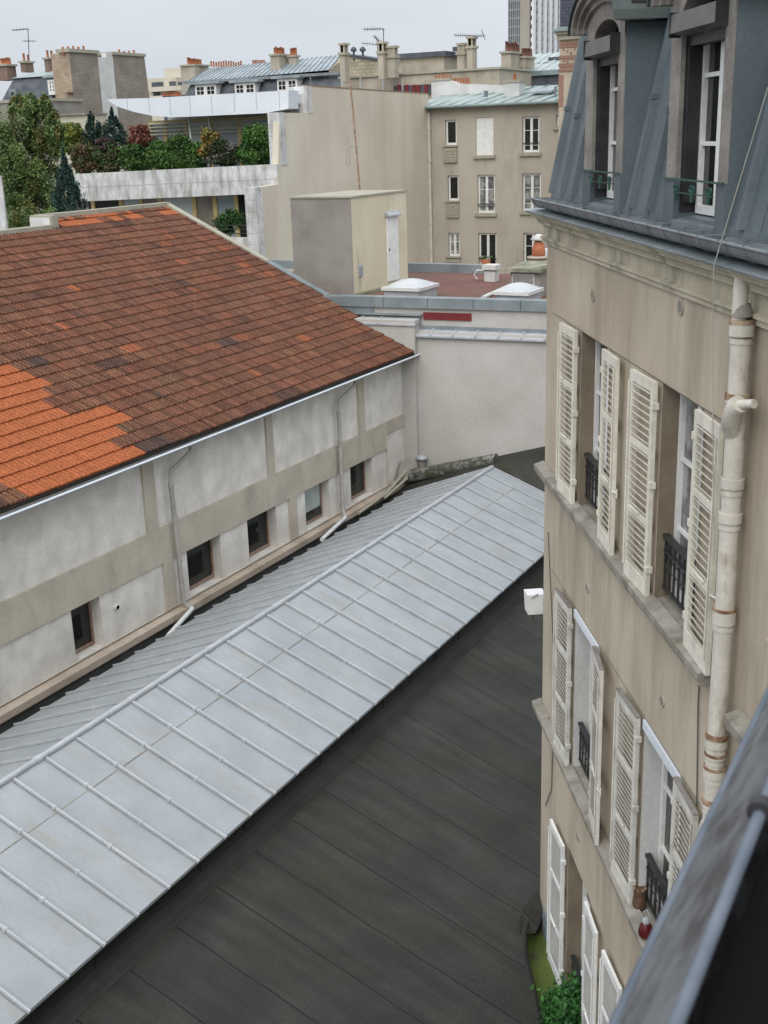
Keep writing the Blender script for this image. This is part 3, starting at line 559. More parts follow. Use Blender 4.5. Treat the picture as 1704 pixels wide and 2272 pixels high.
# ventilation shaft with mossy slab
q = ony(1132, 642, 30.6); qr = ony(1197, 642, 30.6); ql = ony(1107, 600, 32.2)
b = MB(); zs = ony(1160, 603, 30.6).z; b.box(q.x, qr.x, 30.6, 32.4, rz_, zs); sh = part('vent_shaft', b, 'cement', flat)
b = MB(); b.box(q.x-.10, qr.x+.10, 30.45, 32.55, zs, zs+.10); b.prism([(30.55, zs+.10), (31.5, zs+.17), (32.45, zs+.10)], 0, q.x, qr.x); part('cap_slab', b, 'mossstone', sh)
b = MB(); gx0, gx1, gz0, gz1 = q.x+.06, qr.x-.14, zs-.42, zs-.06
b.box(gx0, gx1, 30.57, 30.6, gz0, gz1); gr = part('grille_frame', b, 'chimwhite', sh)
b = MB()
for k in range(14): x = gx0+.04+(gx1-gx0-.08)*k/13; b.box(x-.006, x+.006, 30.555, 30.568, gz0+.03, gz1-.03)
for k in range(9): z = gz0+.04+(gz1-gz0-.08)*k/8; b.box(gx0+.03, gx1-.03, 30.553, 30.566, z-.006, z+.006)
part('grille', b, 'cement', gr)
q = onz(1086, 625, rz_); b = MB(); b.box(q.x-.17, q.x+.17, q.y, q.y+.34, rz_, rz_+.30); b.box(q.x-.22, q.x+.22, q.y-.05, q.y+.39, rz_+.36, rz_+.5); b.box(q.x-.12, q.x+.12, q.y+.05, q.y+.28, rz_+.3, rz_+.36)
b.tube([(q.x-.45, q.y+.1, rz_+.05), (q.x-.55, q.y+.1, rz_+.18), (q.x-.45, q.y+.1, rz_+.32), (q.x-.17, q.y+.1, rz_+.32)], .03, 6)
part('vent_cowl', b, 'chimwhite', flat)
q = ony(1195, 575, 34.0); b = MB(); b.lathe(q.x, 34.0, [(.26, -4.3), (.26, q.z+.02), (.36, q.z+.03), (.36, q.z+.08), (.17, q.z+.1)], 14); ch_ = part('flue_base', b, 'chim', flat)
b = MB(); b.lathe(q.x, 34.0, [(.16, q.z+.08), (.21, q.z+.14), (.19, q.z+.35), (.13, q.z+.52)], 12); part('flue_pot', b, 'pot', ch_)
b = MB(); b.lathe(q.x, 34.0, [(.22, q.z+.56), (.26, q.z+.6), (.06, q.z+.74)], 12); b.tube([(q.x, 34, q.z+.5), (q.x, 34, q.z+.6)], .05, 6); part('flue_cap', b, 'chimwhite', ch_)
b = MB()
for k in range(4): q = onz(1222, 640-k*22, rz_+.3*k*0+.05); b.box(q.x-.35, q.x+1.6, q.y-.1, q.y+.35, rz_, rz_+.28+.03*k)
part('zinc_step', b, 'whitepanel', flat)

# ============================================================ facade with shutters and its mansard roof
FB = thing('shuttered_building', 'beige rendered building with louvred shutters and blue-grey zinc mansard roof on the right', 'building', tuple(fac(9.7, -.5, -14)), math.atan2(FD.y, FD.x))
T0, T1, TJ = 2.5, 12.55, 6.86
holes = [(10.0, 11.0, -3.57, -1.81), (7.58, 8.5, -3.57, -1.81), (10.05, 11.02, -6.52, -4.66), (7.64, 8.6, -6.52, -4.66), (10.15, 11.13, -9.5, -7.55), (7.85, 8.82, -9.5, -7.55)]
b = MB(fac)
b.wall(TJ, T1, -14, -.95, 0, holes, .24)
b.quad((T1, 0, -14), (T1, -7, -14), (T1, -7, -.95), (T1, 0, -.95)); b.box(TJ, T1-.02, -7, -.6, -14, -.9)
part('wall', b, 'facade', FB)
b = MB(fac); b.box(TJ+.1, T1-.3, 0, .0025, -1.816, -1.810); b.box(TJ+.1, T1-.4, 0, .0025, -4.655, -4.650); part('render_joint', b, 'cablegrey', FB)
NB = thing('neighbouring_building', 'beige rendered neighbour building continuing right of the rusty downpipe', 'building', tuple(fac(4.5, -.5, -14)), math.atan2(FD.y, FD.x))
b = MB(fac); b.quad((T0, .0, -14), (TJ, .0, -14), (TJ, .0, -.95), (T0, .0, -.95)); b.box(T0, TJ, -4, -.02, -14, -.9); b.box(T0, 6.12, 0, .10, -14, -2.85); part('wall', b, 'facade', NB)
# reveals
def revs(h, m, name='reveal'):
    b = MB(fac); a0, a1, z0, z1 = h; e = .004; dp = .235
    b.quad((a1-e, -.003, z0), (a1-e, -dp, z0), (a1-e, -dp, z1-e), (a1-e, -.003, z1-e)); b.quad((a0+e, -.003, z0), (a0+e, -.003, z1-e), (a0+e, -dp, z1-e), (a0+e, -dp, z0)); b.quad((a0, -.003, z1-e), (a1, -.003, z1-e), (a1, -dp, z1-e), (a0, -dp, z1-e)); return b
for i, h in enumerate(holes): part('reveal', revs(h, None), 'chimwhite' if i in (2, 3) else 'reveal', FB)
# ledges
def ledgeprof(z): return [(.003, z+.035), (.115, z), (.115, z-.05), (.10, z-.065), (.10, z-.09), (.003, z-.12)]
def ledge(t0, t1, z, bld, m='sill'):
    b = MB(lambda a, o, zz: fac(a, o, zz)); b.prism([(o, zz) for o, zz in ledgeprof(z)], 0, t0, t1); return part('ledge', b, m, bld)
ledge(7.12, 12.60, -3.55, FB); ledge(6.95, 12.61, -6.50, FB); ledge(5.0, 6.62, -3.60, NB)
for i, h in enumerate(holes):     # window sills inside the openings
    b = MB(fac); z = h[2]; b.hexa([(h[0]+.005, -.23, z-.06), (h[1]-.005, -.23, z-.06), (h[1]-.005, .01, z-.06), (h[0]+.005, .01, z-.06), (h[0]+.005, -.23, z+.05), (h[1]-.005, -.23, z+.05), (h[1]-.005, .01, z+.02), (h[0]+.005, .01, z+.02)]); part('window_sill', b, 'sill', FB)
# windows
def casement(root, xf, a0, a1, z0, z1, o, m='white', g='glass', fw=.055, bars=(.33, .66), leaves=2, gz=None):
    b = MB(xf); mid = (a0+a1)/2
    b.box(a0, a1, o-.03, o+.03, z0, z0+fw*1.3); b.box(a0, a1, o-.03, o+.03, z1-fw, z1)
    b.box(a0, a0+fw, o-.03, o+.03, z0+fw*1.3, z1-fw); b.box(a1-fw, a1, o-.03, o+.03, z0+fw*1.3, z1-fw)
    if leaves == 2: b.box(mid-fw*.75, mid+fw*.75, o-.03, o+.035, z0+fw*1.3, z1-fw)
    for f_ in bars:
        z = z0+(z1-z0)*f_
        for c0, c1 in (((a0+fw, mid-fw*.75), (mid+fw*.75, a1-fw)) if leaves == 2 else ((a0+fw, a1-fw),)): b.box(c0, c1, o-.015, o+.02, z-.014, z+.014)
    w = part('window', b, m, root)
    b = MB(xf); b.quad((a0+fw*.5, o-.005, z0+fw*.5), (a1-fw*.5, o-.005, z0+fw*.5), (a1-fw*.5, o-.005, z1-fw*.5), (a0+fw*.5, o-.005, z1-fw*.5)); part('pane', b, g, w)
    return w
for i, h in enumerate(holes):
    casement(FB, fac, h[0]+.01, h[1]-.01, h[2]+.06, h[3]-.01, (-.165, -.165, -.19, -.19, -.2, -.2)[i], 'white', ('glass', 'glasscurt', 'glasscurt', 'glass', 'glass', 'glass')[i])
for h in holes[2:4]:
    b = MB(fac); b.box(h[0]+.03, h[1]-.005, -.05, .02, h[3]-.09, h[3]-.008); part('blind_box', b, 'whitepanel', FB)
# shutters
def shutter(root, hinge, d, w, z0, z1, ang, m, sp=.052, th=.034, off=.035, label=None, worn=False):
    # hinge: t of the opening edge; d: +1 / -1 direction away from the opening; ang: swing out from the wall
    ca, sa = math.cos(ang), math.sin(ang)
    def xf(u, v, z): return fac(hinge + d*(u*ca - v*sa), off + u*sa + v*ca, z)
    b = MB(xf); st = .062; h = z1-z0
    rails = [(0, .13), (h*.33, .05), (h*.66, .05), (h-.085, .085)]
    b.box(0, st, 0, th, z0, z1); b.box(w-st, w, 0, th, z0, z1)
    for a, t_ in rails: b.box(st, w-st, .002, th-.002, z0+a, z0+a+t_)
    for k in range(3):
        a = z0+rails[k][0]+rails[k][1]; c_ = z0+rails[k+1][0]; n = max(1, int((c_-a)/sp)); s_ = (c_-a)/n
        for j in range(n):
            z = a+s_*(j+.5); q = .012
            b.hexa([(st, .006, z-q-.005), (st, th-.004, z+q-.008), (w-st, th-.004, z+q-.008), (w-st, .006, z-q-.005), (st, .006, z-q+.003), (st, th-.004, z+q+.006), (w-st, th-.004, z+q+.006), (w-st, .006, z-q+.003)])
    s = part('shutter', b, m, root, label)
    b = MB(xf)
    for f_ in (.12, .52, .88): b.box(-.018, .02, -.01, th+.008, z0+h*f_, z0+h*f_+.05)
    b.box(w*.4, w*.75, th, th+.015, z0+h*.36, z0+h*.36+.015); b.tube([(w-.02, th+.012, z0+.1), (w-.02, th+.012, z1-.08)], .007, 5)
    b.tube([(w+.0, th, z0+h*.34), (w+.07, .01, z0+h*.34)], .009, 5); b.tube([(w+.07, .01, z0+h*.34-.04), (w+.07, .01, z0+h*.34+.04)], .009, 5)
    part('shutter_fittings', b, 'shutgrey' if worn else m, s)
    if worn:
        b = MB(xf); b.box(0, w, -.002, th+.004, z1, z1+.012); part('worn_top_edge', b, 'stonegrey', s)
    return s
for i, h in enumerate(holes):
    m = ('cream', 'cream', 'shutgrey', 'shutgrey', 'white', 'white')[i]
    zt_ = h[3]-.0; zb_ = h[2]+.03; w = (h[1]-h[0])*.58
    shutter(FB, h[1]+.0, 1, .56, zb_, zt_, R(2), m, sp=(.055, .055, .050, .050, .042, .042)[i], worn=i in (2, 3))
    shutter(FB, h[0]-.0, -1, .52, zb_, zt_, R(7) if i == 2 else R(2), m, sp=(.055, .055, .050, .050, .042, .042)[i], worn=i in (2, 3))
# railings
def railing(root, h, m='iron', o=-.075, top=.50, bot=.08):
    b = MB(fac); a0, a1, z0, _ = h
    z0 += .03
    b.box(a0, a1, o-.025, o+.025, z0+top, z0+top+.03); b.box(a0, a1, o-.012, o+.012, z0+top-.12, z0+top-.10); b.box(a0, a1, o-.012, o+.012, z0+bot, z0+bot+.02)
    n = 8
    for k in range(n+1):
        a = a0+.02+(a1-a0-.04)*k/n; b.box(a-.008, a+.008, o-.008, o+.008, z0+bot if k in (0, n) else z0+bot, z0+top)
    for k in range(n):
        a = a0+.02+(a1-a0-.04)*(k+.5)/n
        for zc, r_ in ((z0+top-.05, .035), (z0+.30, .05)):
            b.tube([(a+r_*math.cos(q), o, zc+r_*math.sin(q)) for q in [2*math.pi*j/8 for j in range(9)]], .006, 4, cap=False)
    return part('railing', b, m, root)
for h in holes[:4]: railing(FB, h)
railing(FB, holes[4], top=.45)
# round vents
for px, py in ((1304.6, 1303.8), (1470.7, 1555), (1283, 1855.8), (1316.7, 654), (1511.9, 680)):
    t, z = onf(px, py)
    if t < TJ+.05: continue
    b = MB(fac); n = 16; rr_ = .062 if py in (654, 680) else .05
    b.tube([(t, -.01, z), (t, .012, z)], rr_, 18); v = part('wall_vent', b, 'chim', FB)
    b = MB(fac); b.tube([(t, .008, z), (t, .0145, z)], rr_*.68, 16); part('vent_mesh', b, 'stonegrey', v)
# cornice (mouldings), zinc shelf
cprof = [(0, -1.22), (.025, -1.21), (.025, -1.17), (.045, -1.155), (.045, -1.13), (.012, -1.115), (.012, -.985), (.03, -.97), (.075, -.95), (.075, -.93), (.085, -.90), (.11, -.875), (.145, -.86), (.15, -.83), (.185, -.815), (.185, -.80), (0, -.80)]
cprof = [(o, -.80+(z+.80)*.33/.42) for o, z in cprof]
for bld, t0, t1 in ((FB, TJ+.0, T1+.16), (NB, T0, TJ-.004)):
    b = MB(lambda a, o, z: fac(a, o, z)); b.prism(cprof, 0, t0, t1); cn = part('cornice', b, 'stone', bld)
    b = MB(fac); b.hexa([(t0, -.05, -.798), (t1+.03, -.05, -.798), (t1+.03, .20, -.798), (t0, .20, -.798), (t0, -.05, -.75), (t1+.03, -.05, -.75), (t1+.03, .205, -.785), (t0, .205, -.785)]); sh = part('zinc_shelf', b, 'zincdark', cn)
    b = MB(fac); t = t0+.3
    while t < t1-.1: b.hexa([(t, -.05, -.77), (t+.012, -.05, -.77), (t+.03, .208, -.80), (t+.018, .208, -.80), (t, -.05, -.742), (t+.012, -.05, -.742), (t+.03, .21, -.780), (t+.018, .21, -.780)]); t += .78
    part('shelf_seams', b, 'gutter', sh)
# gutter
def gut(bld, t0, t1, oc=.095, zc=-.655, r_=.088):
    b = MB(fac)
    for k in range(10):
        a0, a1 = math.pi+k*math.pi/10, math.pi+(k+1)*math.pi/10
        for rr_ in (r_, r_-.006): b.add([(t0, oc+rr_*math.cos(a0), zc+rr_*math.sin(a0)), (t0, oc+rr_*math.cos(a1), zc+rr_*math.sin(a1)), (t1, oc+rr_*math.cos(a1), zc+rr_*math.sin(a1)), (t1, oc+rr_*math.cos(a0), zc+rr_*math.sin(a0))], [(0, 1, 2, 3)], True)
        b.add([(t1, oc, zc), (t1, oc+r_*math.cos(a0), zc+r_*math.sin(a0)), (t1, oc+r_*math.cos(a1), zc+r_*math.sin(a1))], [(0, 1, 2)])
    g_ = part('gutter', b, 'gutter', bld)
    b = MB(fac); b.tube([(t0, oc+r_, zc), (t1, oc+r_, zc)], .011, 6); t = t0+.12
    while t < t1:
        b.tube([(t+.0, oc+(r_+.003)*math.cos(a), zc+(r_+.003)*math.sin(a)) for a in [math.pi*(1+j/8) for j in range(9)]], .005, 4); b.box(t-.012, t+.012, oc-r_, oc+r_+.01, zc+.006, zc+.012); t += .36
    part('gutter_brackets', b, 'gutter', g_)
gut(FB, TJ, T1-.02); gut(NB, T0, TJ-.01)
# mansard slope
SL = .33/1.62
MZ0, MZ1 = -.70, 2.2
def mo(z): return -(z-MZ0)*SL+.0
for bld, t0, t1 in ((FB, TJ, T1-.13), (NB, T0, TJ-.006)):
    b = MB(fac)
    gaps = [(7.39, 8.57), (9.77, 10.97)] if bld is FB else []
    tt = [t0]+[q for g_ in gaps for q in g_]+[t1]
    for k in range(0, len(tt), 2): b.quad((tt[k], mo(MZ0), MZ0), (tt[k+1], mo(MZ0), MZ0), (tt[k+1], mo(MZ1), MZ1), (tt[k], mo(MZ1), MZ1))
    for ga, gb_ in gaps: b.quad((ga, mo(.95), .95), (gb_, mo(.95), .95), (gb_, mo(MZ1), MZ1), (ga, mo(MZ1), MZ1))
    b.quad((t1, mo(MZ0), MZ0), (t1, -6, MZ0), (t1, -6, MZ1), (t1, mo(MZ1), MZ1)); b.box(t0, t1-.01, -6, -.6, -.9, MZ1)
    b.hexa([(t0, -.1, -.76), (t1, -.1, -.76), (t1, .012, -.76), (t0, .012, -.76), (t0, -.1, -.60), (t1, -.1, -.60), (t1, -.008, -.60), (t0, -.008, -.60)])
    mr = part('mansard_roof', b, 'mansard', bld)
    b = MB(fac)
    ts = [12.40, 11.93, 11.46, 9.5, 9.02, 7.12] if bld is FB else [6.6, 6.1, 5.6]
    for t in ts:
        w = .022; hh = .05
        z0_, z1_ = -.60, MZ1
        b.hexa([(t-w-.012, mo(z0_), z0_), (t+w+.012, mo(z0_), z0_), (t+w+.012, mo(z1_), z1_), (t-w-.012, mo(z1_), z1_), (t-w, mo(z0_)+hh, z0_), (t+w, mo(z0_)+hh, z0_), (t+w, mo(z1_)+hh, z1_), (t-w, mo(z1_)+hh, z1_)])
        zc = random.uniform(-.1, .6); b.box(t-w-.012, t+w+.012, mo(zc)-.0, mo(zc)+hh+.006, zc, zc+.04)
    part('standing_ribs', b, 'mansard', mr)
# dormers
def dormer(ta, tb, oa, ob, first):
    # ta..tb outer jamb edges, oa..ob opening; flattened curved stone head with moulded hood
    z0, zs, zo = -.64, .72, .81; tc = (oa+ob)/2; ri = (ob-oa)/2
    b = MB(fac); n = 16; of, obk = .012, -.16
    ro = (tb-ta)/2; tcc = (ta+tb)/2; ro_ = ro; 
    def arc(rx, rz, zc, c): return [(c+rx*math.cos(math.pi*k/n), zc+rz*math.sin(math.pi*k/n)) for k in range(n+1)]
    arch = arc(ri, .15, zs, tc); out = arc(ro, .20, zo, tcc)
    b.box(ta, oa, obk, of, z0+.18, zs); b.box(ob, tb, obk, of, z0+.18, zs)
    for k in range(n):
        a, c, d_, e = arch[k], arch[k+1], out[k+1], out[k]
        b.quad((a[0], of, a[1]), (c[0], of, c[1]), (d_[0], of, d_[1]), (e[0], of, e[1])); b.quad((a[0], of, a[1]), (a[0], obk, a[1]), (c[0], obk, c[1]), (c[0], of, c[1]))
    b.quad((ta, of, zs), (oa, of, zs), (oa, of, zs+.001), (ta, of, zo)); b.quad((ob, of, zs), (tb, of, zs), (tb, of, zo), (ob, of, zs+.001))
    dm = part('dormer', b, 'stonegrey', FB)
    b = MB(fac)      # moulded hood following the arc
    def pt(e, a, o): return (tcc+(ro+e)*math.cos(a), o, zo+(.20+e)*math.sin(a))
    for (e0, e1, o0, o1) in ((-.005, .05, 0, .045), (.045, .10, 0, .085), (.095, .15, 0, .125)):
        for k in range(n):
            q = [math.pi*j/n for j in (k, k+1)]
            b.hexa([pt(e0, q[0], o0-.2), pt(e1, q[0], o0-.2), pt(e1, q[1], o0-.2), pt(e0, q[1], o0-.2), pt(e0, q[0], o1), pt(e1, q[0], o1), pt(e1, q[1], o1), pt(e0, q[1], o1)])
    part('hood_moulding', b, 'stonegrey', dm)
    b = MB(fac)
    for k in range(n):
        q = [math.pi*j/n for j in (k, k+1)]
        b.hexa([pt(.15, q[0], -.9), pt(.168, q[0], -.9), pt(.168, q[1], -.9), pt(.15, q[1], -.9), pt(.15, q[0], .15), pt(.168, q[0], .15), pt(.168, q[1], .15), pt(.15, q[1], .15)])
    part('hood_zinc', b, 'hoodmetal', dm)
    b = MB(fac); b.box(ta-.012, ta-.0005, -.7, .002, z0, .86); b.box(tb+.0005, tb+.012, -.7, .002, z0, .86)
    b.box(ta-.016, oa, -.16, .022, -.72, -.34); b.box(ob, tb+.016, -.16, .022, -.72, -.34)
    b.tube([(ta-.014, -.31, .80), (ta-.014, -.06, -.5)], .005, 5)
    part('cheek', b, 'mansard', dm)
    b = MB(fac); b.box(ta-.05, ta+.0, -.75, -.02, .80, .86); b.box(ta-.09, ta+.0, -.75, -.01, .86, .93); b.box(ta-.13, ta, -.75, .0, .93, .96); part('cheek_cornice', b, 'iron', dm, 'dark moulding under dormer roof')
    b = MB(fac); b.hexa([(oa, -.20, -.72), (ob, -.20, -.72), (ob, .03, -.72), (oa, .03, -.72), (oa, -.20, -.575), (ob, -.20, -.575), (ob, .03, -.62), (oa, .03, -.62)]); part('dormer_sill', b, 'gutter', dm)
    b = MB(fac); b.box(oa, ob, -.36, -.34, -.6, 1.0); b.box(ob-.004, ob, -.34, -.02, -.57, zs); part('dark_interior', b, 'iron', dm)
    casement(FB, fac, oa, ob-.03, -.575, zs+.0, -.155, 'white', 'glass', .045, (.36, .70))
    b = MB(fac); b.hexa([(oa-.03, -.02, .585), (ob+.03, -.02, .585), (ob+.03, .09, .605), (oa-.03, .09, .605), (oa-.03, -.02, .735), (ob+.03, -.02, .735), (ob+.03, .08, .725), (oa-.03, .08, .725)]); part('roller_blind_box', b, 'taupe', dm)
    b = MB(fac); b.box(oa-.036, oa-.031, -.02, .095, .58, .74); b.box(ob+.031, ob+.036, -.02, .095, .58, .74)
    b.box(ob-.05, ob-.005, -.12, -.03, -.5, .58); b.box(oa+.0, ob, -.12, -.03, .52, .585); part('dark_guide', b, 'iron', dm)
    b = MB(fac); o = .035      # ornate green railing
    b.box(ta-.01, tb+.01, o-.006, o+.006, -.345, -.333); b.box(oa, ob, o-.004, o+.004, -.43, -.423)
    for c in (oa+.09, tc, ob-.09):
        for s_, r_ in ((0, .022), (-.035, .02), (.035, .02), (-.018, .014), (.018, .014)):
            b.tube([(c+s_+r_*math.cos(q), o, -.395+r_*math.sin(q)-(.03 if r_ < .015 else 0)) for q in [2*math.pi*j/8 for j in range(9)]], .0055, 4, cap=False)
        for s_ in (-.02, 0, .02): b.tube([(c+s_*1.4, o, -.42), (c+s_*.5, o, -.48)], .006, 4)
    part('railing', b, 'greeniron', dm)
dormer(9.76, 10.98, 9.93, 10.72, 1); dormer(7.38, 8.58, 7.53, 8.36, 2)
# downpipe with rusty collars
def pipezz(px, py, o=.09): return onf(px, py, o)
tp = 6.78
b = MB(fac); r_ = .062
b.tube([(tp, .10, -.80), (tp, .11, -.90), (tp+.01, .075+.03, -1.12), (tp, .09, -1.25)], .045, 10); b.tube([(tp, .09, -1.2), (tp, .09, -7.2)], r_, 14)
dp = part('downpipe', b, 'pipe', FB)
for px, py, hh in ((1620, 700, .09), (1612, 860, .05), (1605, 1045, .06), (1600, 1120, .06), (1594, 1335, .10), (1578, 1610, .09), (1574, 1650, .03), (1572, 1680, .07), (1565, 1745, .06), (1560, 1820, .08)):
    t, z = pipezz(px, py); b = MB(fac); b.tube([(tp, .09, z), (tp, .09, z-hh)], r_+.012, 14); b.tube([(tp, .09, z-hh-.02), (tp, .09, z-hh-.045)], r_+.006, 14); cl_ = part('pipe_collar', b, 'pipe', dp)
    if py not in (1045, 1120):
        b2 = MB(fac); b2.tube([(tp, .09, z+.006), (tp, .09, z-.012-.01*(py % 3))], r_+.0135, 14); part('rust_ring', b2, 'rust', cl_)
t, z = pipezz(1620, 690)
b = MB(fac); b.lathe(0, 0, [(0, 0)]*2, 3) if False else None
b.tube([(tp, .095, z+.07), (tp, .09, z)], [.047, .064], 12); part('lead_sleeve', b, 'cement', dp)
for px, py in ((1612, 880), (1560, 1775)):
    t, z = pipezz(px, py)
    b = MB(fac); b.tube([(tp, .10, z-.19), (tp-.02, .13, z-.13), (tp-.10, .15, z-.02), (tp-.14, .14, z+.02)], [.06, .062, .055, .05], 12); b.tube([(tp-.14, .14, z+.02), (tp-.19, .12, z+.035), (tp-.26, .09, z+.05)], [.03, .028, .028], 10)
    b.tube([(tp-.12, .15, z-.0), (tp-.155, .135, z+.03)], .058, 12); part('branch_pipe', b, 'pipe', dp)
# wifi / alarm box on the far corner
b = MB(fac)
def bx(px, py): t_ = 12.75; d = ray(px, py); P = d*(t_/FD.dot(d)); return FL-P.dot(FN), P.z
(oo, z1_), (_, z0_) = bx(1166, 1315), bx(1166, 1358)
b = MB(fac); b.hexa([(12.66, -.05, z0_), (12.86, -.05, z0_), (12.86, oo-.015, z0_), (12.66, oo-.015, z0_), (12.66, -.05, z1_), (12.86, -.05, z1_), (12.86, oo, z1_), (12.66, oo, z1_)])
wb = thing('wall_box', 'small white plastic box with handle sticking out at the corner of the beige facade', 'box', tuple(fac(12.76, .1, z0_)), math.atan2(FD.y, FD.x))
part('casing', b, 'plastic', wb); b = MB(fac); b.box(12.55, 12.66, -.05, -.02, z0_+.05, z1_-.05); b.tube([(12.655, .04, z1_+.012), (12.655, oo-.05, z1_-.03)], .012, 5); part('handle', b, 'mesh', wb)
b = MB(fac); b.tube([(12.66, oo-.08, z0_), (12.66, oo-.07, z0_-.05), (12.66, .08, z0_-.09), (12.6, .0, z0_-.10)], .008, 5); part('cable', b, 'iron', wb)
# cables
def fcable(pts, o=.012, r_=.006):
    b = MB(fac); L = []
    for px, py in pts: t, z = onf(px, py, o); L.append((t, o, z))
    b.tube(L, r_, 5); return b
single('facade_cable', fcable([(1216, 1180), (1221, 1290), (1228, 1435), (1228, 1560), (1226, 1660), (1224, 1750), (1210, 1787)]), 'cablegrey', 'thin grey cable running down the far corner of the beige facade', 'cable')
single('wire', fcable([(1552, 1506), (1549, 1560), (1546, 1790)], .012, .006), 'cablegrey', 'thin grey wire running down beside the rusty downpipe below the ledge', 'wire')
P0 = fac(*((onf(1704, 195, .20)[0]), .20, onf(1704, 195, .20)[1])); P1 = fac(onf(1584, 590, .22)[0], .22, onf(1584, 590, .22)[1]); z = onf(1586, 940, .05)
P2 = fac(onf(1581, 760, .16)[0], .16, onf(1581, 760, .16)[1]); P3 = fac(onf(1584, 1240, .10)[0], .10, onf(1584, 1240, .10)[1])
b = MB(); b.tube([tuple(P0), tuple(P1), tuple(P2), tuple(P3)], .0038, 5); single('hanging_cable', b, 'cable', 'thin pale cable hanging from the mansard roof across the gutter', 'cable')
# things on the sills
t, z = onf(1417, 2000, .02); zb_ = -6.49
pt_ = thing('flower_pot', 'brown clay pot on the window ledge beside the black railing', 'pot', tuple(onz(1418, 2014, zb_)))
P = onz(1418, 2014, zb_); b = MB(); b.lathe(P.x, P.y, [(.05, zb_), (.062, zb_+.05), (.055, zb_+.12), (.05, zb_+.15), (.058, zb_+.17), (.055, zb_+.20)], 14); part('pot', b, 'clay', pt_)
b = MB()
for k in range(8): a = k*.785; b.box(P.x+.05*math.cos(a)-.01, P.x+.05*math.cos(a)+.01, P.y+.05*math.sin(a)-.01, P.y+.05*math.sin(a)+.01, zb_+.20, zb_+.215)
part('rim', b, 'rust', pt_)
P = onz(1432, 2080, zb_)
lt_ = thing('red_lantern', 'small red glass lantern with wire handle standing on the window ledge', 'lantern', (P.x, P.y, zb_))
b = MB(); b.lathe(P.x, P.y, [(.035, zb_), (.058, zb_+.03), (.062, zb_+.07), (.05, zb_+.12), (.03, zb_+.15)], 14); part('glass_body', b, 'redglass', lt_)
b = MB(); b.lathe(P.x, P.y, [(.032, zb_+.15), (.034, zb_+.18), (.018, zb_+.20)], 12); b.tube([(P.x-.03, P.y, zb_+.17), (P.x-.028, P.y, zb_+.24), (P.x, P.y, zb_+.275), (P.x+.028, P.y, zb_+.24), (P.x+.03, P.y, zb_+.17)], .004, 5); part('lid', b, 'mesh', lt_)

# ------------------------------------------------------------ foliage helper
def leaves(b, c, rad, n, size, cols, rnd, clumps=14, spread=.45, fill=.85, top=None):
    cl = []
    for _ in range(clumps):
        while True:
            p = Vector((rnd.uniform(-1, 1), rnd.uniform(-1, 1), rnd.uniform(-1, 1)))
            if p.length < 1: break
        p = p.normalized()*(p.length**.5)*fill
        if top == 'cone': f = max(.04, (1-p.z)/2*1.25); p.x *= f; p.y *= f
        cl.append((Vector((c[0]+p.x*rad[0], c[1]+p.y*rad[1], c[2]+p.z*rad[2])), rnd.uniform(.7, 1.3), rnd.choice(cols), max(.12, (1-p.z)/2) if top == 'cone' else 1))
    for _ in range(n):
        k, s_, col, f = rnd.choice(cl)
        q = Vector((rnd.gauss(0, 1)*rad[0]*f, rnd.gauss(0, 1)*rad[1]*f, rnd.gauss(0, 1)*rad[2]*(f if top != 'cone' else .7)))*spread*.42*s_
        p = k+q
        nrm = Vector((rnd.gauss(0, 1), rnd.gauss(0, 1), rnd.gauss(0, 1)+.5)).normalized(); u = nrm.orthogonal().normalized(); ang = rnd.uniform(0, 6.28)
        u = (Matrix.Rotation(ang, 3, nrm) @ u); w = nrm.cross(u); z = size*rnd.uniform(.8, 1.8)
        f_ = rnd.uniform(.7, 1.35); b.col = (col[0]*f_, col[1]*f_, col[2]*f_)
        b.add([tuple(p-u*z*.5), tuple(p+w*z*.28), tuple(p+u*z*.5), tuple(p-w*z*.28)], [(0, 1, 2, 3)])
def plant(name, label, cat, base, crown, cols, rnd, trunkr=.05, group=None, mats='bark', **kw):
    t = thing(name, label, cat, base, group=group); b = MB()
    for c, rad, n, size in crown: leaves(b, c, rad, int(n*1.5), size, cols, rnd, **kw)
    part('foliage', b, 'leaf', t); b = MB(); c = crown[0][0]; h = c[2]-base[2]
    b.tube([base, (base[0]+.03, base[1], base[2]+h*.5), (c[0], c[1], c[2])], [trunkr, trunkr*.8, trunkr*.4], 6)
    rn = random.Random(5)
    for k in range(5):
        a = rn.uniform(0, 6.28); rr_ = crown[0][1][0]*.7; z = base[2]+h*rn.uniform(.5, .9); b.tube([(c[0], c[1], z), (c[0]+rr_*math.cos(a), c[1]+rr_*math.sin(a), z+h*.25)], [trunkr*.4, trunkr*.15], 5)
    part('trunk', b, 'bark', t); return t
rnd = random.Random(11)
# plant on the lower windowsill
c = fac(10.34, .10, -9.12)
pp = thing('potted_plant', 'bushy green potted plant on the lowest windowsill of the beige facade', 'plant', tuple(fac(10.42, .14, -9.48)))
b = MB(); leaves(b, c, (.30, .30, .32), 4200, .05, [(.03, .10, .022), (.045, .14, .03), (.02, .065, .018)], rnd, clumps=40, spread=.5, fill=.9); part('foliage', b, 'leaf', pp)
b = MB(fac); b.box(10.18, 10.66, .02, .28, -9.52, -9.32); part('planter', b, 'black', pp); b = MB(fac); b.tube([(10.42, .14, -9.4), (10.42, .14, -9.1)], .012, 5); part('stem', b, 'bark', pp)
b = MB(fac); b.box(9.6, 10.8, -.2, .22, -9.60, -9.53); part('lowest_sill', b, 'sill', FB)

